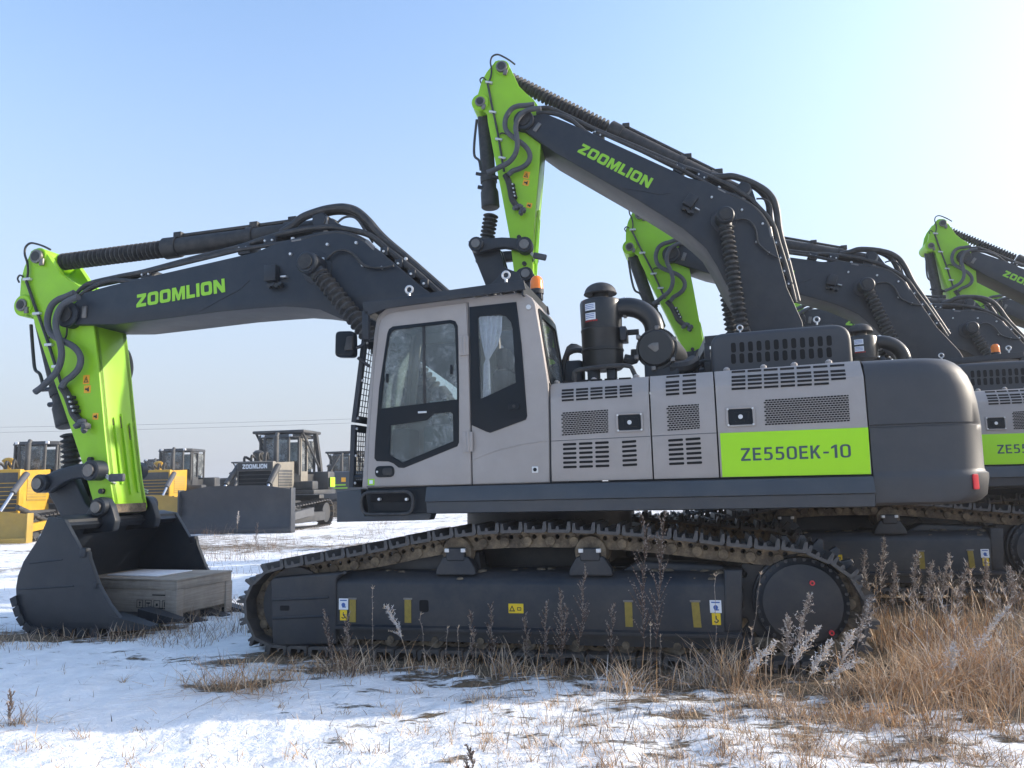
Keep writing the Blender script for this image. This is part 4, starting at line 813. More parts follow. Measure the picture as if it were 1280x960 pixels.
    rg=np.random.default_rng(5); mb=MB()
    for px_,n_ in ((555,5),(590,5),(722,5),(758,5),(880,9),(900,8),(470,4),(650,4),(820,4)):
        for _ in range(n_):
            c=P(px_,716,.1); x=c[0]+rg.normal(0,.09); a=rg.uniform(.05,.4); r=rg.uniform(.02,.06); zt_=z2+.004 if a>.12 else z1+.03+(z2-z1-.03)*min(1,a/.12)
            mb.lathe((x,YY(a),zt_-.012),(rg.normal(0,.15),rg.normal(0,.15),1),[(0,r),(r*.25,r*.8),(r*.42,r*.3),(r*.45,0)],'chain',7)
    tag(mb.build('dried_mud',fr),kind='stuff')
    for k in range(9):
        x=xa+.1+(xb-xa-.2)*k/8; mb=MB(); mb.lathe((x,YY(.06),.17),(0,S,0),[(0,.03),(0,.075),(.05,.08),(.05,.1),(.12,.11),(.12,.09),(.36,.09),(.36,.11),(.42,.1)],'chain',16); mb.cyl((x,YY(.06),.17),(x,YY(.03),.17),.035,'chain',10); mb.build('track_roller',fr)
    if near:
        for (x,y,tl) in ((441,763.5,0),(510,764,0),(786,768,0),(871,768.5,.008)):
            q=P(x,y,.05); w,h=.033,.105; mb=MB(); mb.plate([(q[0]-w-tl,q[2]+h),(q[0]-w+tl*.2,q[2]-h),(q[0]+w+tl*.2,q[2]-h),(q[0]+w-tl,q[2]+h)][::-1][::-1],yf-.005,yf+.002,'reflector',0); mb.box((q[0]-w-.012-tl,yf-.008,q[2]+h),(q[0]+w+.012-tl,yf,q[2]+h+.018),'steel',.003); mb.build('reflector_strip',fr)
        def sticker(px,py,hook):
            q=P(px,py,.05); mb=MB(); mb.plate(rrect(q[0]-.048,q[2]+.0,q[0]+.048,q[2]+.105,.004),yf-.004,yf+.002,'white',0); mb.plate(circ(q[0],q[2]+.045,.02,12),yf-.006,yf,'blue',0); mb.box((q[0]-.012,yf-.006,q[2]+.02),(q[0]+.026,yf,q[2]+.03),'blue'); mb.box((q[0]-.035,yf-.006,q[2]+.082),(q[0]+.035,yf,q[2]+.092),'blue')
            mb.plate(rrect(q[0]-.036,q[2]-.1,q[0]+.036,q[2]-.003,.004),yf-.004,yf+.002,'yellow',0)
            mb.tube([(q[0]+.0,yf-.004,q[2]-.025),(q[0],yf-.004,q[2]-.05),(q[0]+.016,yf-.004,q[2]-.065),(q[0]+.0,yf-.004,q[2]-.08),(q[0]-.018,yf-.004,q[2]-.07)],.005,'print',6,3); mb.build('hook_label',fr)
        sticker(429.5,762,0); sticker(895,766,0)
        q=P(645,760.5,.05); mb=MB(); mb.plate(rrect(q[0]-.07,q[2]-.042,q[0]+.07,q[2]+.042,.004),yf-.004,yf+.002,'yellow',0); tx=q[0]-.036
        mb.plate([[(tx-.028,q[2]-.026),(tx+.028,q[2]-.026),(tx,q[2]+.028)],[(tx-.016,q[2]-.018),(tx+.016,q[2]-.018),(tx,q[2]+.012)]],yf-.006,yf,'print',0); mb.plate([rrect(q[0]+.012,q[2]-.018,q[0]+.05,q[2]+.012,.006),rrect(q[0]+.018,q[2]-.012,q[0]+.044,q[2]+.006,.004)],yf-.006,yf,'print',0); mb.build('warning_label',fr)
    return fr
make_frame(0,True); make_frame(2.72,False)
tag(R1,'nearest excavator, level boom stretched left, its bucket over the wooden crate','excavator','excavators parked in a row')
# ---------------------------------------------------------------- the row behind
def place_copy(dx,dy,yaw,dz,th,ta,label,detailed):
    r=root_at(dx,dy,yaw,dz); tag(r,label,'excavator','excavators parked in a row')
    skip=['arm_cylinder','boom_cylinder']+([] if detailed else ['crawler_track','track_roller','dried_mud','reflector_strip','hook_label','warning_label'])
    for ch in list(R1.children):
        if ch.name.split('.')[0] in skip: continue
        copy_tree(ch,r,skip)
    Cv=Vector(C)
    def RM(c,t):                            # rotation in the XZ plane about a pin, in root coordinates
        cv=Vector((c[0]-C[0],0,c[2])); return Matrix.Translation(cv)@Matrix(((cos(t),0,-sin(t),0),(0,1,0,0),(sin(t),0,cos(t),0),(0,0,0,1)))@Matrix.Translation(-cv)
    B=RM(FOOT,th); A=B@RM(TIP,ta)
    for ch in r.children:
        k=ch.name.split('.')[0]
        if k=='boom': ch.matrix_local=B
        elif k in ('arm','bucket','bucket_link','rocker_link','bucket_cylinder'): ch.matrix_local=A
    if label.startswith('second'):
        for c in r.children_recursive:
            if c.name.startswith('warning_beacon'): c.location.z-=.13
    cylinders(r,th,ta)
    if not detailed:
        for t in TRK: c=t.copy(); COL.objects.link(c); c.parent=r
    return r
TMP=empty('holder',(0,0,0)); TRK=[make_track(0,TMP,False),make_track(2.72,TMP,False)]
ROW=[(3.156,3.822,.088,.081,-.647,.37,'second excavator, with the tallest raised boom, directly behind the nearest excavator',True),
 (6.632,6.935,-.002,-.003,-.358,.313,'third excavator, its green arm seen under the tallest boom',False),
 (9.841,10.787,0,.002,-.223,.30,'fourth excavator, low boom elbow in front of the far green arm at right',False),
 (12.88,14.171,.001,.005,-.631,.41,'fifth excavator, far one at right with raised boom and green arm against the sky',False),
 (15.472,17.903,-.005,.002,-.492,.30,'farthest excavator, boom just showing at right edge below a raised boom',False)]
for a in ROW: place_copy(*a)
for t in TRK: bpy.data.objects.remove(t)
bpy.data.objects.remove(TMP)
# ================================================================== GROUND
def vnoise(x,y,seed=0):
    xi,yi=np.floor(x).astype(np.int64),np.floor(y).astype(np.int64); xf,yf=x-xi,y-yi
    def h(a,b):
        n=(a*374761393+b*668265263+seed*974711)&0xffffffff; n=((n^(n>>13))*1274126177)&0xffffffff; return ((n^(n>>16))&0xffff)/65535.
    u,v=xf*xf*(3-2*xf),yf*yf*(3-2*yf)
    return (h(xi,yi)*(1-u)+h(xi+1,yi)*u)*(1-v)+(h(xi,yi+1)*(1-u)+h(xi+1,yi+1)*u)*v
def fbm(x,y,s,o=4,seed=0):
    a=0;t=0
    for k in range(o): a=a+vnoise(x/s*2**k+17.3*k,y/s*2**k-9.1*k,seed+k)*.5**k; t+=.5**k
    return a/t-.5
def loc_xy(x,y): return x*ex[0]+y*ex[1], x*ey[0]+y*ey[1]-YN
def hgt(x,y):
    x=np.asarray(x,float);y=np.asarray(y,float); r=np.hypot(x,y)
    X,Y=loc_xy(x,y)
    near=np.clip(1-r/60,0,1)
    z=fbm(x,y,1.6,4,3)*.10+fbm(x,y,.42,4,9)*.085+fbm(x,y*1.4,.13,3,31)*.022
    rut=fbm(x*.35,y,.7,3,21)*.05                     # wind and wheel furrows
    flat=np.clip((np.abs(X+1.7)-3.3)/.5,0,1); flatY=np.clip((np.abs(Y-1.67)-1.75)/.35,0,1); k=np.maximum(flat,flatY)
    return (z+rut)*near*k-.012
def build_ground():
    a_f=np.radians(np.linspace(38,142,620)); a_b=np.radians(np.linspace(142,398,70))[1:-1]; ang=np.concatenate([a_f,a_b])
    r=np.concatenate([np.linspace(.4,3.2,18)[:-1],np.geomspace(3.2,17,330)[:-1],np.geomspace(17,1500,110)])
    A,Rr=np.meshgrid(ang,r); x=(Rr*np.cos(A)).ravel(); y=(Rr*np.sin(A)).ravel(); z=hgt(x,y); na=len(ang); nr=len(r)
    i=np.arange((nr-1)*na); row=i//na; c=i%na; n2=(c+1)%na
    f=np.stack([row*na+c,row*na+n2,(row+1)*na+n2,(row+1)*na+c],1)
    f=f[:,::-1]
    me=bpy.data.meshes.new('snowy_ground'); me.vertices.add(len(x)+1); me.vertices.foreach_set('co',np.append(np.stack([x,y,z],1).ravel(),[0,0,-.01]))
    cap=np.stack([np.arange(na),(np.arange(na)+1)%na,np.full(na,len(x))],1)
    nl=len(f)*4+na*3; me.loops.add(nl); me.loops.foreach_set('vertex_index',np.concatenate([f.ravel(),cap.ravel()]))
    me.polygons.add(len(f)+na); me.polygons.foreach_set('loop_start',np.concatenate([np.arange(len(f))*4,len(f)*4+np.arange(na)*3]))
    me.polygons.foreach_set('use_smooth',np.ones(len(f)+na,bool)); me.update(calc_edges=True); me.validate()
    X,Y=loc_xy(x,y); rr=np.hypot(x,y)
    g=lambda v,c,w: np.exp(-((v-c)/w)**2)
    bare=.21+.30*fbm(x,y,3.,3,40)+.10*np.maximum(0,fbm(x,y,.35,2,61))
    strip=g(Y,-.22,.38)*(1/(1+np.exp(-(X+5.2)*3)))*(1/(1+np.exp((X-2)*2)))
    bare+=.27*strip
    right=(1/(1+np.exp(-(X-1.1)*2.2)))*(1/(1+np.exp(-(Y+1.0)*2.5))); bare+=.36*right
    bare+=.16*(1/(1+np.exp(-(X+1.2)*1.2)))*(1/(1+np.exp((Y+.2)*4)))
    under=(1/(1+np.exp(-(Y+.02)*14)))*(1/(1+np.exp((Y-3.6)*6)))*(1/(1+np.exp(-(X+4.4)*6))); bare+=.5*under
    bk=g(X,-8.0,1.0)*g(Y,.55,.28); bare+=.4*bk
    bare+=.5*g(X,-7.0,.8)*g(Y,1.5,1.0)
    far=np.clip((rr-11)/10,0,1); bare+=far*(.14+.55*np.maximum(0,fbm(x*.12,y,1.1,3,77)))
    pxs=ground(290,856); bare+=.55*np.exp(-(((x-pxs[0])/.45)**2+((y-pxs[1])/.16)**2))
    at=me.attributes.new('bare','FLOAT','POINT'); at.data.foreach_set('value',np.append(bare,.2).astype(np.float32))
    o=bpy.data.objects.new('snowy_ground',me); COL.objects.link(o); tag(o,'snow covered ground with bare soil and straw showing through',None,None,'structure')
    m=bpy.data.materials.new('trodden_snow'); m.use_nodes=True; nt=m.node_tree; N=nt.nodes; L=nt.links; b=N['Principled BSDF']
    tc=N.new('ShaderNodeTexCoord'); an=N.new('ShaderNodeAttribute'); an.attribute_name='bare'
    def noise(s,d,r=.6,vec=None): 
        n=N.new('ShaderNodeTexNoise'); n.inputs['Scale'].default_value=s; n.inputs['Detail'].default_value=d; n.inputs['Roughness'].default_value=r; L.new(vec or tc.outputs['Object'],n.inputs[0]); return n.outputs['Fac']
    def math(op,a,b_):
        n=N.new('ShaderNodeMath'); n.operation=op
        for k,v in ((0,a),(1,b_)):
            if isinstance(v,(int,float)): n.inputs[k].default_value=v
            else: L.new(v,n.inputs[k])
        return n.outputs[0]
    mp=N.new('ShaderNodeMapping'); mp.inputs['Scale'].default_value=(.6,1.5,1); L.new(tc.outputs['Object'],mp.inputs[0])
    n1=noise(3.2,8,.68,mp.outputs[0]); n2=noise(14,6,.7,mp.outputs[0])
    s=math('ADD',math('MULTIPLY',n1,.7),math('MULTIPLY',n2,.3)); s=math('ADD',s,math('MULTIPLY',an.outputs['Fac'],.55))
    mk=N.new('ShaderNodeMapRange'); mk.inputs['From Min'].default_value=.735; mk.inputs['From Max'].default_value=.785; L.new(s,mk.inputs[0])
    soil=N.new('ShaderNodeValToRGB'); soil.color_ramp.elements[0].position=.3; soil.color_ramp.elements[0].color=(.055,.042,.030,1); soil.color_ramp.elements[1].position=.7; soil.color_ramp.elements[1].color=(.24,.18,.115,1)
    L.new(noise(45,5,.7),soil.inputs[0])
    snow=N.new('ShaderNodeValToRGB'); snow.color_ramp.elements[0].position=.35; snow.color_ramp.elements[0].color=(.84,.845,.855,1); snow.color_ramp.elements[1].position=.6; snow.color_ramp.elements[1].color=(.94,.94,.94,1); L.new(noise(5,6),snow.inputs[0])
    mx=N.new('ShaderNodeMix'); mx.data_type='RGBA'; L.new(mk.outputs[0],mx.inputs[0]); L.new(snow.outputs[0],mx.inputs[6]); L.new(soil.outputs[0],mx.inputs[7]); L.new(mx.outputs[2],b.inputs['Base Color'])
    b.inputs['Roughness'].default_value=.75; b.inputs['Specular IOR Level'].default_value=.25
    hh=math('SUBTRACT',math('ADD',math('ADD',math('MULTIPLY',noise(22,6,.6),.5),math('MULTIPLY',noise(90,3,.6),.14)),math('MULTIPLY',noise(7,5,.55,mp.outputs[0]),.9)),math('MULTIPLY',mk.outputs[0],.9))
    bp=N.new('ShaderNodeBump'); bp.inputs['Strength'].default_value=.85; bp.inputs['Distance'].default_value=.055; L.new(hh,bp.inputs['Height']); L.new(bp.outputs[0],b.inputs['Normal'])
    me.materials.append(m); return o
build_ground()
def gz(x,y): return float(hgt(np.array([x]),np.array([y]))[0])
# ================================================================== DRY GRASS AND WEEDS
def leaf_mat(name,c,v=.3):
    m=mat(name,c,.85,var=v,vscale=6,spec=.15); return m
GM=[leaf_mat('straw_gold',(.56,.345,.18)),leaf_mat('straw_pale',(.64,.49,.345)),leaf_mat('straw_brown',(.32,.21,.13)),leaf_mat('straw_frosted',(.58,.55,.52)),leaf_mat('weed_brown',(.13,.085,.065)),leaf_mat('weed_grey',(.33,.275,.235)),leaf_mat('frost_white',(.62,.60,.59),.15)]
def ribbons(base,az,h,lean,curl,w,face):
    # n bent ribbons of four levels; returns verts, quads
    n=len(h); t=np.array([0,.38,.72,1.])[None,:]; hh=h[:,None]
    out=(lean[:,None]*t+curl[:,None]*t**2.2)*hh; up_=hh*t*np.sqrt(np.clip(1-(lean[:,None]*.6+curl[:,None]*.5*t)**2,.05,1))
    c=np.stack([base[:,0,None]+np.cos(az)[:,None]*out,base[:,1,None]+np.sin(az)[:,None]*out,base[:,2,None]+up_],2)
    wd=(w[:,None]*np.array([1,.9,.6,.12])[None,:])[:,:,None]*np.stack([np.cos(face),np.sin(face),0*face],1)[:,None,:]
    v=np.stack([c-wd,c+wd],2).reshape(n*8,3)
    k=np.arange(n)[:,None]*8; f=np.concatenate([k+np.array([[0,1,3,2]]),k+np.array([[2,3,5,4]]),k+np.array([[4,5,7,6]])],0)
    return v,f,c
def to_mesh(name,vs,fs,mi,mats,origin=(0,0,0)):
    v=np.concatenate(vs)-np.array(origin); off=np.cumsum([0]+[len(a) for a in vs[:-1]]); f=np.concatenate([a+o for a,o in zip(fs,off)])
    me=bpy.data.meshes.new(name); me.vertices.add(len(v)); me.vertices.foreach_set('co',v.ravel()); me.loops.add(f.size); me.loops.foreach_set('vertex_index',f.ravel().astype(np.int32)); me.polygons.add(len(f)); me.polygons.foreach_set('loop_start',np.arange(len(f))*4)
    for m in mats: me.materials.append(m)
    me.polygons.foreach_set('material_index',np.concatenate([np.broadcast_to(m,len(a)) if np.ndim(m)==0 else m for m,a in zip(mi,fs)]).astype(np.int32)); me.update(calc_edges=True)
    o=bpy.data.objects.new(name,me); COL.objects.link(o); o.location=origin; return o
def world(X,Y): return X*ex[0]+(Y+YN)*ey[0], X*ex[1]+(Y+YN)*ey[1]
class Grass:
    def __init__(s): s.v=[];s.f=[];s.m=[]
    def sow(s,X,Y,h,lean=.25,curl=.4,w=.003,mats=(0,1,2),pm=None,wind=None):
        n=len(X); x,y=world(X,Y); z=hgt(x,y)-.01
        az=RNG.uniform(0,2*pi,n) if wind is None else RNG.normal(wind,.9,n)
        v,f,c=ribbons(np.stack([x,y,z],1),az,h,np.abs(RNG.normal(0,lean,n)),np.abs(RNG.normal(0,curl,n)),w*RNG.uniform(.6,1.5,n),RNG.uniform(0,pi,n))
        s.v.append(v); s.f.append(f); s.m.append(np.tile(RNG.choice(mats,n,p=pm),3)); return c
    def heads(s,c,k,ln,mats,w=.0035):   # small side leaves near the tip of each stem
        n=len(c); a=c[:,2]; b=c[:,3]; d=b-a; L=np.linalg.norm(d,axis=1)
        t=RNG.uniform(.0,1.05,(n,k)); p=(a[:,None,:]+d[:,None,:]*t[:,:,None]).reshape(-1,3); m=len(p)
        v,f,_=ribbons(p,RNG.uniform(0,2*pi,m),ln*RNG.uniform(.5,1.3,m),np.full(m,.45),RNG.uniform(0,.5,m),np.full(m,w),RNG.uniform(0,pi,m))
        s.v.append(v); s.f.append(f); s.m.append(np.tile(RNG.choice(mats,m),3))
    def build(s,name,label):
        o=to_mesh(name,s.v,s.f,s.m,GM); tag(o,label,None,None,'stuff'); return o
U=RNG.uniform
def patch(n,x0,x1,y0,y1,clump=0.,cs=.3):
    X,Y=U(x0,x1,n),U(y0,y1,n)
    if clump:
        q=fbm(X,Y,cs,2,5)+.5; k=q>clump*U(.6,1.2,n); X,Y=X[k],Y[k]
    return X,Y
G=Grass()
def sowp(n,box,h0,h1,**kw):
    cl=kw.pop('clump',0.); cs=kw.pop('cs',.3); X,Y=patch(n,*box,clump=cl,cs=cs); return G.sow(X,Y,U(h0,h1,len(X)),**kw)
# the thick golden stand right of the track
sowp(6500,(1.42,4.6,-.75,1.6),.1,.4,lean=.2,curl=.35,mats=(0,1,2,4),pm=(.45,.38,.12,.05),clump=.55,cs=.38)
sowp(3200,(1.5,6.5,1.2,4.6),.1,.38,lean=.2,curl=.35,mats=(0,1,2,4),pm=(.4,.4,.15,.05),clump=.55,cs=.42)
sowp(1800,(3.2,8,3.4,6.5),.15,.45,lean=.2,curl=.35,mats=(0,1,2,4),pm=(.4,.3,.2,.1))
sowp(3000,(1.0,4.6,-1.35,-.5),.05,.3,lean=.3,curl=.5,mats=(0,1,2),pm=(.55,.3,.15),clump=.5,cs=.4)
sowp(1100,(2.4,4.8,-.9,.9),.35,.65,lean=.35,curl=.9,mats=(1,3,0),w=.003,clump=.45,cs=.5)
c=sowp(200,(1.45,5.,-.4,2.2),.4,.72,lean=.15,curl=.2,mats=(1,5)); G.heads(c,16,.05,(1,5,3))
c=sowp(110,(2.6,7.5,2.4,4.2),.35,.7,lean=.15,curl=.2,mats=(1,5)); G.heads(c,14,.05,(1,3,5))
# along the near track
sowp(1300,(-4.9,1.5,-.5,-.06),.03,.13,lean=.35,curl=.6,mats=(1,2,0,4),pm=(.35,.3,.2,.15),clump=.5,cs=.35)
sowp(170,(-3.6,1.5,-.45,-.02),.1,.3,lean=.2,curl=.5,mats=(1,0,5,2),pm=(.35,.3,.1,.25),clump=.5,cs=.4)
for (px_,py_,n,hh,mm) in ((432,842,260,.34,(1,2,4)),(470,838,80,.2,(1,5)),(632,842,170,.3,(1,0,5)),(780,862,220,.34,(1,0,3)),(870,848,160,.3,(1,3,5)),(905,850,260,.42,(1,0,5)),(925,852,160,.46,(1,0)),(700,845,90,.22,(1,0,5)),(560,838,160,.22,(1,2)),(350,845,220,.12,(1,0,2)),(390,830,120,.14,(1,0)),(960,880,240,.18,(1,0,5)),(985,895,160,.14,(0,1,5)),(1050,890,240,.16,(0,1)),(1090,900,220,.2,(0,1)),(1175,860,600,.45,(0,1)),(1220,850,500,.5,(1,0,3)),(1130,870,500,.4,(0,1))):
    g_=ground(px_,py_); X_,Y_=loc_xy(g_[0],g_[1]); sp_=.13 if n<350 else .2
    n=int(n*(.55 if px_<960 else .85)); G.sow(RNG.normal(X_,sp_,n),RNG.normal(Y_,sp_*.6,n),U(.3,1,n)*hh,lean=.35,curl=.9,mats=mm)
# tufts through the snow in front
for k in range(460):
    px_=RNG.choice([U(0,1280),U(560,1280),U(820,1280)]); py_=U(852,985) if px_>420 else U(800,985)
    if px_<420 and RNG.random()<.45: continue
    if px_>1230 and py_>900: pass
    g_=ground(px_,py_); X_,Y_=loc_xy(g_[0],g_[1]); n=int(U(4,26)*(1.5 if px_>800 else 1)); sp_=U(.015,.07)
    G.sow(RNG.normal(X_,sp_,n),RNG.normal(Y_,sp_*.7,n),U(.25,1,n)*U(.05,.17),lean=.5,curl=.8,w=.0022,mats=(1,2,0,5),pm=(.35,.3,.2,.15))
for k in range(900):                      # broken twigs and straw lying on the snow
    px_=U(0,1280); py_=U(815,985); g_=ground(px_,py_); X_,Y_=loc_xy(g_[0],g_[1]); n=int(U(1,4)); G.sow(RNG.normal(X_,.03,n),RNG.normal(Y_,.02,n),U(.02,.10,n),lean=1.7,curl=.2,w=.0022,mats=(2,4,1,2))
for k in range(150):                      # single thin stalks
    px_=U(560,1280); py_=U(850,960); g_=ground(px_,py_); X_,Y_=loc_xy(g_[0],g_[1]); G.sow(np.array([X_]),np.array([Y_]),U(.1,.3,1),lean=.25,curl=.3,w=.0018,mats=(2,4,1))
# about the bucket and the crate, and stubble on the open snow behind
sowp(1500,(-9.2,-6.7,-.2,.75),.04,.2,lean=.4,curl=.6,mats=(1,2,5),pm=(.4,.35,.25),clump=.5,cs=.4)
sowp(900,(-7.0,-5.2,.2,1.6),.04,.22,lean=.4,curl=.6,mats=(1,2,5,4),clump=.5,cs=.4)
sowp(900,(-6.8,-4.6,.9,3.2),.06,.28,lean=.35,curl=.5,mats=(1,2,4,5),clump=.52,cs=.5)
sowp(1500,(-12,-4.2,3,18),.04,.26,lean=.3,curl=.4,w=.004,mats=(2,4,5),clump=.55,cs=1.2)
for (px_,py_) in ((295,700),(330,690),(270,672),(470,668),(310,688),(255,700),(480,655),(350,680)):
    g_=ground(px_,py_); X_,Y_=loc_xy(g_[0],g_[1]); G.sow(RNG.normal(X_,.3,50),RNG.normal(Y_,.3,50),U(.15,.6,50),lean=.3,curl=.35,w=.003,mats=(4,5,2))
g_=ground(292,858); X_,Y_=loc_xy(g_[0],g_[1])                      # flattened straw
G.sow(RNG.normal(X_,.26,420),RNG.normal(Y_,.07,420),U(.08,.35,420),lean=1.3,curl=.6,w=.003,mats=(1,0,2)); 
g_=ground(25,905); X_,Y_=loc_xy(g_[0],g_[1]); G.sow(RNG.normal(X_,.1,90),RNG.normal(Y_,.04,90),U(.05,.2,90),lean=1.2,curl=.6,w=.003,mats=(1,2))
G.build('dry_grass','dry golden and grey grass standing in and beside the snow')
WEED={'stem':('slender pale dry stem standing in front of the near track','dry stems in front of the track'),
 'weed':('branched brown dry weed standing in front of the near track','branched weeds along the track'),
 'plume':('dry seed plume rising out of the golden grass at right','plumes in the golden grass'),
 'white':('frosted white feathery plume in front of the drive sprocket','white plumes by the sprocket')}
def weed(kind,xt,yt,xb,yb,label=None,group=None):
    g_=ground(xb,yb); dist=np.linalg.norm(g_[:2]); r=ray(xt,yt); t=(g_@V3(r[0],r[1],0))/(r[0]**2+r[1]**2) if False else dist/np.hypot(r[0],r[1])
    top=EYE+r*t; base=V3(g_[0],g_[1],gz(g_[0],g_[1])-.02); H=top[2]-base[2]; d=top-base
    vs,fs,ms=[],[],[]
    def rib(p,q,w,m):                      # one thin crossed stem from p to q
        for a in (0,pi/2):
            u=V3(cos(a),sin(a),0)*w; vs.append(np.array([p-u,p+u,q+u*.5,q-u*.5])); fs.append(np.array([[0,1,2,3]])); ms.append(m)
    rg=np.random.default_rng(int(xt*7+yt)); main=4 if kind=='weed' else (5 if kind!='white' else 1)
    pts=[base+d*s+V3(rg.normal(0,.006),rg.normal(0,.006),0)*(s>0) for s in np.linspace(0,1,9)]
    if kind in ('white','plume'):
        bend=V3(d[0],d[1],0)*.0; pts=[base+V3(d[0]*s**1.8,d[1]*s**1.8,d[2]*s) for s in np.linspace(0,1,9)]
    for a,b in zip(pts[:-1],pts[1:]): rib(a,b,.0028,main)
    def at(s): s=min(max(s,0),.999)*8; i=int(s); return pts[i]*(1-(s-i))+pts[i+1]*(s-i)
    def tuft(p,n,l,m,w=.003,upw=.6):
        for _ in range(n):
            v=V3(rg.normal(),rg.normal(),abs(rg.normal())+upw); v/=np.linalg.norm(v); q=p+v*l*rg.uniform(.5,1.2); s=np.cross(v,V3(rg.normal(),rg.normal(),rg.normal())); s=s/np.linalg.norm(s)*w
            vs.append(np.array([p-s*.4,p+s,q+s*.6,q-s*.3])); fs.append(np.array([[0,1,2,3]])); ms.append(m)
    if kind=='stem':
        for s in np.linspace(.2,1,14): tuft(at(s),2,.02,rg.choice([1,5]),.003)
        tuft(at(.97),8,.03,1,.004)
    elif kind=='weed':
        nb=int(10+H*14)
        for s in np.linspace(.28,1,nb):
            p=at(s); a=rg.uniform(0,2*pi); l=H*.2*(1.15-s)+.03; v=V3(cos(a)*.55,sin(a)*.55,1); v/=np.linalg.norm(v); q=p+v*l*rg.uniform(.6,1.2)
            rib(p,q,.003,main)
            for u in np.linspace(.15,1.05,8): tuft(p+(q-p)*u,3,.013,int(rg.choice([4,5,5])),.0046)
            tuft(p,3,.03,5,.004)
    else:
        m0=6 if kind=='white' else 5
        for s in np.linspace(.55,1,20 if kind=='white' else 26):
            p=at(s); l=(.062 if kind=='white' else .055)*(.4+1.2*min(1,(1.06-s)*3.2)); 
            ax=at(min(s+.1,1))-at(s-.1); ax/=np.linalg.norm(ax)
            for _ in range(2):
                v=V3(*rg.normal(0,.55,3))+ax*1.1; v/=np.linalg.norm(v); q=p+v*l*rg.uniform(.6,1.1); rib(p,q,.0022,m0)
                for u in np.linspace(.2,1,5): tuft(p+(q-p)*u,2,.02,int(rg.choice([m0,m0,1 if kind=='white' else 3])),.0038,.1)
    o=to_mesh('dry_weed',vs,fs,ms,GM,base); lb,gr=WEED[kind]; tag(o,label or lb,'weed',group or gr); return o
W_=[('weed',406,768,418,840),('weed',433,772,440,842),('stem',465,733,467,845),('white',484,760,512,842,'drooping grey plume in front of the left end of the track frame','grey plumes'),('stem',526,766,533,838),('stem',559,783,558,840),('stem',573,783,572,840),('weed',589,768,590,842),('weed',614,760,617,838),('stem',590,792,581,842),('weed',656,772,658,840),('weed',682,757,682,844),('weed',701,742,703,845),('weed',708,762,698,845),('weed',730,714,722,843,'tall brown weed reaching up to the second carrier roller bracket'),('weed',765,760,765,845),
 ('weed',806,648,802,850,'tallest brown weed, left one of the pair rising past the near track chain'),('weed',831,646,815,850,'tall brown weed, right one of the pair rising past the near track chain'),('stem',813,780,812,852),('stem',825,795,824,848),('stem',864,806,860,852),('stem',894,716,896,848,'thin straight stem rising past the white label at the rear of the track frame'),('stem',952,714,928,852,'long thin leaning stem left of the drive sprocket'),('stem',939,785,940,855),
 ('plume',1012,747,992,872,'brown seed plume in front of the round sprocket cover','plumes before the sprocket'),('plume',985,775,985,870,'short brown plume at the lower left of the sprocket cover','plumes before the sprocket'),('white',1021,788,980,875),('white',1038,806,1000,885),('white',1077,826,1003,882),('white',968,806,918,884),('white',1066,792,1045,868),('plume',1089,752,1066,862,'grey seed plume leaning over the right edge of the track'),
 ('plume',1105,676,1104,812),('plume',1081,692,1084,812),('plume',1119,708,1118,815),('plume',1147,694,1140,815),('plume',1165,706,1160,815),('plume',1187,696,1176,815),('plume',1207,716,1196,812),('plume',1232,700,1236,790),('plume',1262,712,1275,812),
 ('white',1260,762,1205,866,'frosted plume leaning right out of the grass near the right edge','white plumes at right'),('white',1193,808,1188,872,'frosted nodding plume standing in the golden grass at right','white plumes at right'),('stem',1184,866,1183,925,'dark thin stalk standing alone in the snow at right'),('weed',588,938,590,985,'small dark weed at the bottom edge of the photo'),('weed',14,868,10,906,'small brown weed in the snow at the left edge'),
 ('white',298,640,296,672,'brown feathery plume standing in front of the grey bulldozer blade','far plumes'),('stem',268,668,270,700,'thin reddish stalk in the open snow behind the crate','stalks behind the crate'),('weed',322,655,318,690,'sparse reddish weed in the snow between crate and track','stalks behind the crate')]
for w in W_: weed(*w)
# ================================================================== WOODEN CRATE
c0=ground(220,773,.06); c1=ground(287,757.5,.06); ux=(c1-c0); Lc=np.linalg.norm(ux[:2])*1.0; ux=ux/np.linalg.norm(ux); uy=V3(-ux[1],ux[0],0)
uy=uy if uy[0]<0 else -uy
cr=empty('wooden_crate',(c0[0],c0[1],0.0),atan2(ux[1],ux[0])); tag(cr,'weathered wooden crate with shipping symbols lying in the mouth of the excavator bucket','crate')
Wc=1.75; Hc=.50; sg=1 if (-ux[1]*uy[0]+ux[0]*uy[1])>0 else -1     # local x along ux, y along uy*sg
def cbox(mb,x0,x1,y0,y1,z0,z1,m='wood',b=.006): mb.box((x0,min(y0*sg,y1*sg),z0),(x1,max(y0*sg,y1*sg),z1),m,b)
def cbuild(mb,n): 
    o=mb.build(n,cr,origin=(0,0,0)); return o
mb=MB(); cbox(mb,.02,Lc-.02,.02,Wc-.02,.10,Hc); 
cbuild(mb,'crate_body')
for (x0,x1,y0,y1) in ((-.0,Lc,-.0,.018),(-.0,Lc,Wc-.018,Wc),(-.0,.018,.02,Wc-.02),(Lc-.018,Lc,.02,Wc-.02)):
    mb=MB(); cbox(mb,x0,x1,y0,y1,.11,Hc-.10); cbuild(mb,'side_panel')
    mb=MB(); e=.012; cbox(mb,x0-e,x1+e,y0-e,y1+e,Hc-.10,Hc+.005); cbuild(mb,'top_rail')
for x in (-.022,Lc-.1):
    for y in (-.022,.06,Wc-.1):
        mb=MB(); cbox(mb,x,x+.12,y,y+.1 if y>0 else y+.03,0.0 if y<0 else .05,Hc-.1); cbuild(mb,'corner_batten')
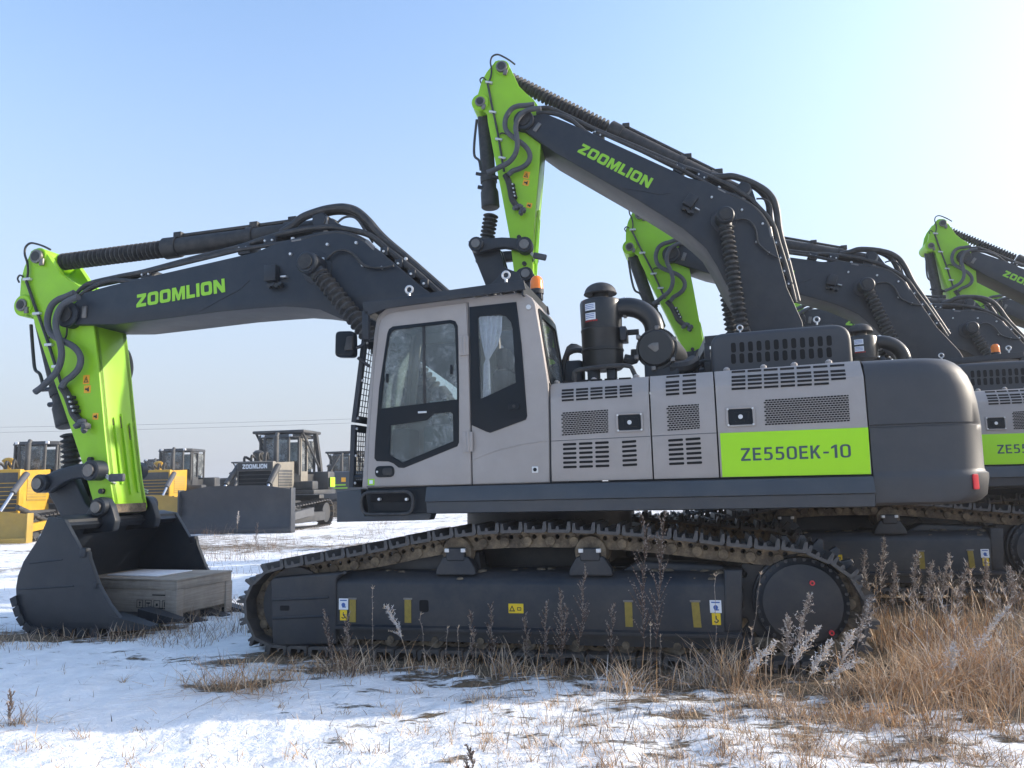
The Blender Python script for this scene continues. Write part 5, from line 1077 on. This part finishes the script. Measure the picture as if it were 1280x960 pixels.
mb=MB(); cbox(mb,-.025,-.004,-.02,.09,-.02,Hc-.105); cbuild(mb,'corner_batten')
mb=MB(); cbox(mb,-.02,Lc+.02,-.02,Wc+.02,Hc+.007,Hc+.03); cbox(mb,.2,Lc-.15,.5,1.35,Hc+.03,Hc+.045,'snowbit',.007); cbuild(mb,'crate_lid')
for y in (.1,.85,1.55): mb=MB(); cbox(mb,.03,Lc-.03,y,y+.1,0,.1); cbuild(mb,'skid')
mb=MB()                                  # printed handling symbols on the long face
def mk(y0,y1,z0,z1): cbox(mb,-.0035,-.0005,y0,y1,z0,z1,'print',0)
for i in range(4):
    y=.12+.135*i; z=.17
    for a in ((y,y+.1,z,z+.006),(y,y+.1,z+.094,z+.1),(y,y+.006,z,z+.1),(y+.094,y+.1,z,z+.1)): mk(*a)
    if i==0: mk(y+.03,y+.04,z+.02,z+.08); mk(y+.06,y+.07,z+.02,z+.08)
    if i==1: mk(y+.035,y+.065,z+.03,z+.06)
    if i==2: mk(y+.02,y+.08,z+.055,z+.07); mk(y+.047,y+.053,z+.02,z+.06)
    if i==3: mk(y+.045,y+.055,z+.02,z+.08); mk(y+.035,y+.065,z+.06,z+.07)
mk(.16,.38,.325,.34); mk(.15,.42,.165,.18); mk(.44,.55,.168,.178); cbuild(mb,'shipping_marks')
# ================================================================== MACHINES ON THE FAR SIDE
def dozer(px_,py_,head,label,body,blade,sc=1.,bh=1.75,bw=4.3,word=None,guard=True,detail=True):
    g_=ground(px_,py_); h=np.array(head,float); h/=np.linalg.norm(h); r=empty('bulldozer',(g_[0],g_[1],gz(g_[0],g_[1])),atan2(h[1],h[0])); r.scale=(sc,)*3
    tag(r,label,'bulldozer','bulldozers parked on the far side'); Z0=(0,0,0); bd=lambda mb,n,p=None,ang=32: mb.build(n,p or r,origin=Z0,ang=ang)
    mb=MB(); n=9; ys=np.linspace(-bw/2,bw/2,n)      # curved mouldboard
    rings=[]
    for y in ys:
        k=abs(y)/(bw/2); top=bh*(1-.10*max(0,k-.45)/.55); rings.append([(-.02,y,.06),(-.13,y,bh*.28),(-.20,y,bh*.5),(-.17,y,bh*.75),(-.05,y,top),(-.13,y,top),(-.27,y,bh*.75),(-.30,y,bh*.5),(-.23,y,bh*.28),(-.1,y,.06)])
    mb.loft(rings,blade); 
    mb.box((-.06,-bw/2,.02),(0,bw/2,.2),blade,.01)
    for s in (-1,1): mb.box((-.34,s*bw/2-.03,.02),(.0,s*bw/2+.03,bh*.93),blade,.015)
    mb.box((-.32,-bw*.3,bh*.48),(-.28,bw*.3,bh*.54),blade,.01); bd(mb,'blade')
    for s in (-1,1):
        mb=MB(); mb.loft([[(-.25,s*1.72-.1,.35),(-.25,s*1.72+.1,.35),(-.25,s*1.72+.1,.62),(-.25,s*1.72-.1,.62)],[(-3.0,s*1.62-.1,.52),(-3.0,s*1.62+.1,.52),(-3.0,s*1.62+.1,.82),(-3.0,s*1.62-.1,.82)]],body if not guard else 'hose'); mb.cyl((-.3,s*1.5,1.25),(-2.0,s*1.5,.7),.09,'dozer_dark',10); bd(mb,'push_arm')
        mb=MB(); mb.cyl((-1.75,s*.82,2.45),(-.95,s*.86,1.75),.11,'hose' if not guard else 'dozer_dark',12); mb.cyl((-.95,s*.86,1.75),(-.3,s*.9,1.1),.06,'chrome',10); bd(mb,'lift_cylinder')
    mb=MB(); hz=2.62; mb.box((-1.75,-.74,.75),(-1.5,.74,hz),body,.04); mb.loft([[(-1.7,-.72,1.1),(-1.7,.72,1.1),(-1.7,.72,hz-.05),(-1.7,-.72,hz-.05)],[(-3.3,-.72,1.1),(-3.3,.72,1.1),(-3.3,.72,hz+.02),(-3.3,-.72,hz+.02)]],body)
    mb.box((-3.2,-1.1,.6),(-1.6,1.1,1.1),'dozer_dark',.05); mb.box((-3.2,-1.62,1.32),(-5.4,1.62,1.5),'dozer_dark',.04); mb.box((-3.35,-1.5,1.5),(-3.9,1.5,1.85),'dozer_dark',.05); mb.box((-4.9,-1.5,1.5),(-5.6,1.5,2.25),'dozer_dark',.08); hd=bd(mb,'engine_hood')
    mb=MB(); mb.box((-1.497,-.66,1.0),(-1.485,.66,hz-.36 if word else hz-.12),'shade_fill' if guard else 'dozer_dark',.0)
    for k in range(9): z=1.05+k*.15; mb.box((-1.488,-.66,z),(-1.475,.66,z+.03),body if not guard else 'dozer_dark',.0) if z<hz-.42 else None
    if word:
        mb.box((-1.497,-.70,hz-.34),(-1.48,.70,hz-.03),'dozer_dark',.0); add_word(mb,word,[(-1.477,-.5,hz-.27),(-1.477,.5,hz-.27),(-1.477,.5,hz-.10),(-1.477,-.5,hz-.10)],'white',off=V3(1,0,0),th=.006)
    for sy in (-1,1):
        mb.box((-1.95,sy*.722,1.45),(-3.1,sy*.735,2.3),'blade_tan' if not guard else 'dozer_dark',.004)
        for k in range(7): mb.box((-1.95,sy*.736,1.52+.11*k),(-3.1,sy*.742,1.545+.11*k),body,0)
    bd(mb,'radiator_grille',hd)
    mb=MB(); mb.cyl((-2.35,.42,hz-.1),(-2.35,.42,hz+1.0),.10,'dozer_dark',12,bev=.01); mb.cyl((-2.35,.42,hz+.95),(-2.45,.42,hz+1.12),.075,'dozer_dark',10); bd(mb,'exhaust_stack')
    mb=MB(); mb.cyl((-2.4,-.35,hz-.1),(-2.4,-.35,hz+.32),.16,body if not guard else 'dozer_dark',14,bev=.02); mb.lathe((-2.4,-.35,hz+.3),(0,0,1),[(0,.2),(.08,.22),(.16,.12),(.18,0)],body if not guard else 'dozer_dark',14); bd(mb,'air_intake')
    if detail:
        mb=MB()
        for k in range(4): mb.tube([(-1.7-.12*k,.3-.35*k,hz-.05),(-1.75-.1*k,.32-.35*k,hz+.35-.05*k),(-1.95-.1*k,.3-.3*k,hz+.1)],.05,'rubber',8,4)
        bd(mb,'hydraulic_hoses')
    # cab
    cz0,cz1=1.5,3.62; cx0,cx1,cw_=-3.45,-4.95,.86
    mb=MB(); P4=[(cx0-.02,-cw_),(cx0+.22,-cw_*.62),(cx0+.22,cw_*.62),(cx0-.02,cw_),(cx1,cw_),(cx1,-cw_)]
    mb.loft([[(x,y,cz0) for x,y in P4],[(x,y,2.15) for x,y in P4]],'dozer_dark'); mb.loft([[(x*1.0+.04,y*1.08,cz1) for x,y in P4],[(x,y*1.03,cz1+.13) for x,y in P4]],'dozer_dark')
    for (x,y) in P4+[(-4.2,cw_),(-4.2,-cw_)]: mb.cyl((x,y*.97,2.1),(x,y*.97,cz1+.02),.055,'dozer_dark',8)
    cab_=bd(mb,'cab')
    for s in (-1,1):
        mb=MB(); mb.box((-3.55,s*cw_*.95-.012,2.18),(-4.14,s*cw_*.95+.012,cz1-.04),'glass2',0); mb.box((-4.27,s*cw_*.95-.012,2.35),(-4.9,s*cw_*.95+.012,cz1-.1),'glass2',0); bd(mb,'cab_window',cab_)
        mb=MB(); mb.plate([rrect(-4.17,1.62,-3.52,cz1-.02,.05),rrect(-4.09,2.25,-3.60,cz1-.12,.05)],s*cw_-.01+ (.02*s),s*cw_+.03+(.02*s),'dozer_cream' if guard else 'dozer_dark',.006); bd(mb,'cab_door',cab_)
    mb=MB(); mb.box((cx0+.2,-.5,2.2),(cx0+.215,.5,cz1-.05),'glass2',0); bd(mb,'windscreen',cab_); mb=MB(); mb.box((cx1-.005,-.7,2.2),(cx1+.005,.7,cz1-.1),'glass2',0); bd(mb,'rear_window',cab_)
    mb=MB(); mb.box((-4.6,-.3,1.6),(-4.1,.3,2.7),'seat',.08); bd(mb,'operator_seat',cab_)
    mb=MB()
    for y in (-.6,.6): mb.box((cx0+.2,y-.07,cz1+.02),(cx0+.28,y+.07,cz1+.12),'white',.02)
    bd(mb,'work_light',cab_)
    if guard:                              # roll-over bar
        mb=MB()
        for s in (-1,1): mb.loft([[(x-.09,s*1.05-.08,z),(x+.09,s*1.05-.08,z),(x+.09,s*1.05+.08,z),(x-.09,s*1.05+.08,z)] for x,z in ((-5.25,1.5),(-5.0,2.6),(-4.55,3.86))],'dozer_dark'); mb.cyl((-5.0,s*1.05,2.4),(-3.4,s*1.0,3.84),.05,'dozer_dark',8)
        mb.box((-3.3,-1.12,3.80),(-5.0,1.12,3.92),'dozer_dark',.04); bd(mb,'rollover_bar')
        mb=MB(); mb.box((-4.95,1.552,1.6),(-5.45,1.56,2.0),'decal',0); bd(mb,'side_decal')
    for s in (-1,1):                       # crawler tracks
        y0=s*1.3-.28; loop2=[]
        for t in np.linspace(-pi/2,pi/2,9): loop2.append((-1.45+.42*cos(t),.46+.42*sin(t)))
        loop2+= [(-3.,.96)]
        for t in np.linspace(pi/2,1.5*pi,9): loop2.append((-4.75+.48*cos(t),.56+.52*sin(t)))
        mb=MB(); mb.loft([[(x,y,z) for x,z in loop2] for y in (y0,y0+.56)],'chain',caps=False)
        q=np.array(loop2+[loop2[0]]); sg_=np.linalg.norm(np.diff(q,axis=0),axis=1); cm=np.concatenate([[0],np.cumsum(sg_)]); m_=38
        for k in range(m_):
            s_=cm[-1]*k/m_; i=min(np.searchsorted(cm,s_,side='right')-1,len(sg_)-1); p=q[i]+(q[i+1]-q[i])*((s_-cm[i])/sg_[i]); t=(q[i+1]-q[i])/sg_[i]; nn=np.array([t[1],-t[0]])
            v=[(p[0]+a*t[0]+b*nn[0],y,p[1]+a*t[1]+b*nn[1]) for y in (y0-.01,y0+.57) for a,b in ((-.09,-.02),(.08,-.02),(.08,.02),(-.06,.02),(-.07,.07),(-.09,.07))]; mb.add(v,[(0,1,2,3,4,5),(11,10,9,8,7,6)]+[(a,a+6,(a+1)%6+6,(a+1)%6) for a in range(6)],'shoe')
        mb.cyl((-1.45,y0+.1,.46),(-1.45,y0+.46,.46),.34,'dozer_dark',20); mb.cyl((-4.75,y0+.1,.56),(-4.75,y0+.46,.56),.40,'dozer_dark',20)
        mb.box((-4.5,y0+.02,.25),(-1.6,y0+.54,.62),'dozer_dark',.05); bd(mb,'crawler_track')
    mb=MB(); mb.box((-5.6,-.8,.7),(-6.1,.8,1.3),'dozer_dark',.05); mb.loft([[(-6.2,-.1,1.5),(-6.2,.1,1.5),(-6.4,.1,1.5),(-6.4,-.1,1.5)],[(-6.25,-.08,.3),(-6.25,.08,.3),(-6.4,.08,.3),(-6.4,-.08,.3)]],'dozer_dark'); bd(mb,'ripper'); return r
dozer(291,667,(-.17,-1),'cream and grey bulldozer with wide dark blade and black nameplate, right of the green arm','dozer_cream','blade_grey',1.06,1.72,4.35,word='ZOOMLION')
dozer(172,656,(-.05,-1),'yellow bulldozer with black cab standing between the green arm and the wide grey blade','dozer_yellow','blade_tan',1.08,1.4,3.8,guard=False)
dozer(-42,681.5,(-.02,-1),'yellow bulldozer with tan blade at the left edge behind the bucket','dozer_yellow','blade_tan',.98,1.12,4.1,guard=False)
dozer(-14,652,(-.05,-1),'dark cabbed bulldozer farthest left, mostly hidden by the yellow one in front','dozer_yellow','blade_tan',1.0,1.2,3.8,guard=False,detail=False)
dozer(158,648,(-.05,-1),'dark bulldozer farther back, cab and exhaust showing just left of the black cab','dozer_dark','blade_grey',1.05,1.2,3.8,guard=False,detail=False)
dozer(397,646,(-.2,-1),'far bulldozer with yellow hood and dark roll bar right of the cream one','dozer_yellow','blade_grey',1.0,1.3,3.8,guard=True,detail=False)
dozer(268,641,(-.3,-1),'far dark bulldozer showing between the black cab and the wide grey blade','dozer_dark','blade_grey',1.0,1.3,3.8,guard=True,detail=False)
dozer(86,646,(-.1,-1),'far dark bulldozer showing low between the bucket link and the green arm','dozer_dark','blade_grey',1.0,1.3,3.8,guard=False,detail=False)
# grey tracked machine seen from its flank
g_=ground(432,646); r=empty('tracked_carrier',(g_[0],g_[1],0),radians(4)); tag(r,'grey tracked machine with green stripes and dark vents beside the wire front guard','machine')
bd=lambda mb,n,p=None: mb.build(n,p or r,origin=(0,0,0))
mb=MB(); mb.box((-1.25,0,.95),(1.6,2.4,2.55),'skirt',.12); b_=bd(mb,'body')
mb=MB(); mb.box((-1.1,-.006,1.75),(.0,.0,1.82),'limetext',0); mb.box((-1.1,-.006,1.58),(.1,.0,1.64),'limetext',0); bd(mb,'stripe',b_)
mb=MB(); [mb.box((.35,-.006,z),(.95,.0,z+.28),'shade_fill',0) for z in (1.75,2.1)]; mb.box((-.25,-.006,1.95),(.0,.0,2.2),'orangelab',0); bd(mb,'vent',b_)
mb=MB(); mb.plate(rrect(-1.5,.0,1.8,.85,.4,6),-.1,.4,'chain',.03); mb.plate(rrect(-1.5,.0,1.8,.85,.4,6),2.0,2.5,'chain',.03); bd(mb,'crawler_track')
mb=MB(); mb.loft([[(-1.2,.6,2.5),(-1.0,.6,2.5),(-1.0,.8,2.5),(-1.2,.8,2.5)],[(-.55,.6,3.5),(-.4,.6,3.5),(-.4,.8,3.5),(-.55,.8,3.5)]],'dozer_dark'); bd(mb,'boom_post')
# ================================================================== POWER LINE
for k,(pa_,pb_) in enumerate((((0,534),(430,524)),((0,540.5),(430,529)))):
    D=95.; pts=[]
    A_,B2_=[EYE+ray(*q)*(D/ray(*q)[1]) for q in (pa_,pb_)]; d=B2_-A_
    for s in np.linspace(-1.2,3.2,60): q=A_+d*s; pts.append((q[0],q[1],q[2]+.0015*((q[0]-A_[0]-d[0]*.5)**2-(d[0]*.5)**2)*.15))
    mb=MB(); mb.tube(pts,.016,'hose',5); o=mb.build('power_line',None,origin=(0,0,0)); tag(o,['upper overhead power line crossing the sky behind the bulldozers','lower overhead power line crossing the sky behind the bulldozers'][k],'power line','overhead power lines')
# ================================================================== HAZE IN THE AIR
mb=MB(); mb.box((-1600,-1600,-1.2),(1600,1600,13),'shade_fill'); hz=mb.build('haze',None,origin=(0,0,0)); tag(hz,'thin winter haze lying over the yard',None,None,'stuff')
hm=bpy.data.materials.new('thin_haze'); hm.use_nodes=True; hn=hm.node_tree; hn.nodes.clear(); ho=hn.nodes.new('ShaderNodeOutputMaterial'); hv=hn.nodes.new('ShaderNodeVolumePrincipled'); hv.inputs['Color'].default_value=(.86,.89,.94,1); hv.inputs['Density'].default_value=.0014; hv.inputs['Anisotropy'].default_value=.25; hn.links.new(hv.outputs[0],ho.inputs['Volume']); hz.data.materials.clear(); hz.data.materials.append(hm); hm.cycles.homogeneous_volume=True
# ================================================================== SKY, SUN, CAMERA
HAZE=.94; HAZECOL=(1.42,1.51,1.72)
SUN_EL=radians(20.5); SUN_PHI=radians(22)
sd=ex*cos(SUN_PHI)+ey*sin(SUN_PHI); sun_dir=V3(sd[0]*cos(SUN_EL),sd[1]*cos(SUN_EL),sin(SUN_EL))
w=bpy.data.worlds.new('World'); SC.world=w; w.use_nodes=True; nt=w.node_tree; bg=nt.nodes['Background']
sk=nt.nodes.new('ShaderNodeTexSky'); sk.sky_type='NISHITA'; sk.sun_disc=False; sk.sun_elevation=SUN_EL; sk.sun_rotation=atan2(sun_dir[0],sun_dir[1]); sk.air_density=1.; sk.dust_density=2.2; sk.ozone_density=2.2; sk.altitude=0
tcw=nt.nodes.new('ShaderNodeTexCoord'); sx=nt.nodes.new('ShaderNodeSeparateXYZ'); nt.links.new(tcw.outputs['Generated'],sx.inputs[0])
mr_=nt.nodes.new('ShaderNodeMapRange'); mr_.interpolation_type='SMOOTHSTEP'; mr_.inputs['From Min'].default_value=-.03; mr_.inputs['From Max'].default_value=.62; mr_.inputs['To Min'].default_value=HAZE; mr_.inputs['To Max'].default_value=0; nt.links.new(sx.outputs['Z'],mr_.inputs[0])
mh=nt.nodes.new('ShaderNodeMix'); mh.data_type='RGBA'; nt.links.new(mr_.outputs[0],mh.inputs[0]); nt.links.new(sk.outputs[0],mh.inputs[6]); mh.inputs[7].default_value=(*HAZECOL,1); nt.links.new(mh.outputs[2],bg.inputs[0])
bg.inputs[1].default_value=.15
sl=bpy.data.lights.new('sun','SUN'); sl.energy=2.0; sl.angle=radians(.6); sl.color=(1,.90,.77); so=bpy.data.objects.new('sun',sl); COL.objects.link(so); so.rotation_euler=Vector(sun_dir).to_track_quat('Z','Y').to_euler(); so.location=(20,0,30)
cam=bpy.data.cameras.new('camera'); cam.sensor_width=36; cam.lens=36*F/1280; cam.clip_end=20000; cam.clip_start=.05
co=bpy.data.objects.new('camera',cam); COL.objects.link(co); co.matrix_world=Matrix(((rt[0],up[0],-fw[0],0),(rt[1],up[1],-fw[1],0),(rt[2],up[2],-fw[2],CAMH),(0,0,0,1))); SC.camera=co
SC.view_settings.view_transform='Standard'; SC.view_settings.look='None'; SC.view_settings.gamma=1; SC.view_settings.exposure=1.5
SC.cycles.use_denoising=True; SC.cycles.max_bounces=8; SC.cycles.transparent_max_bounces=16
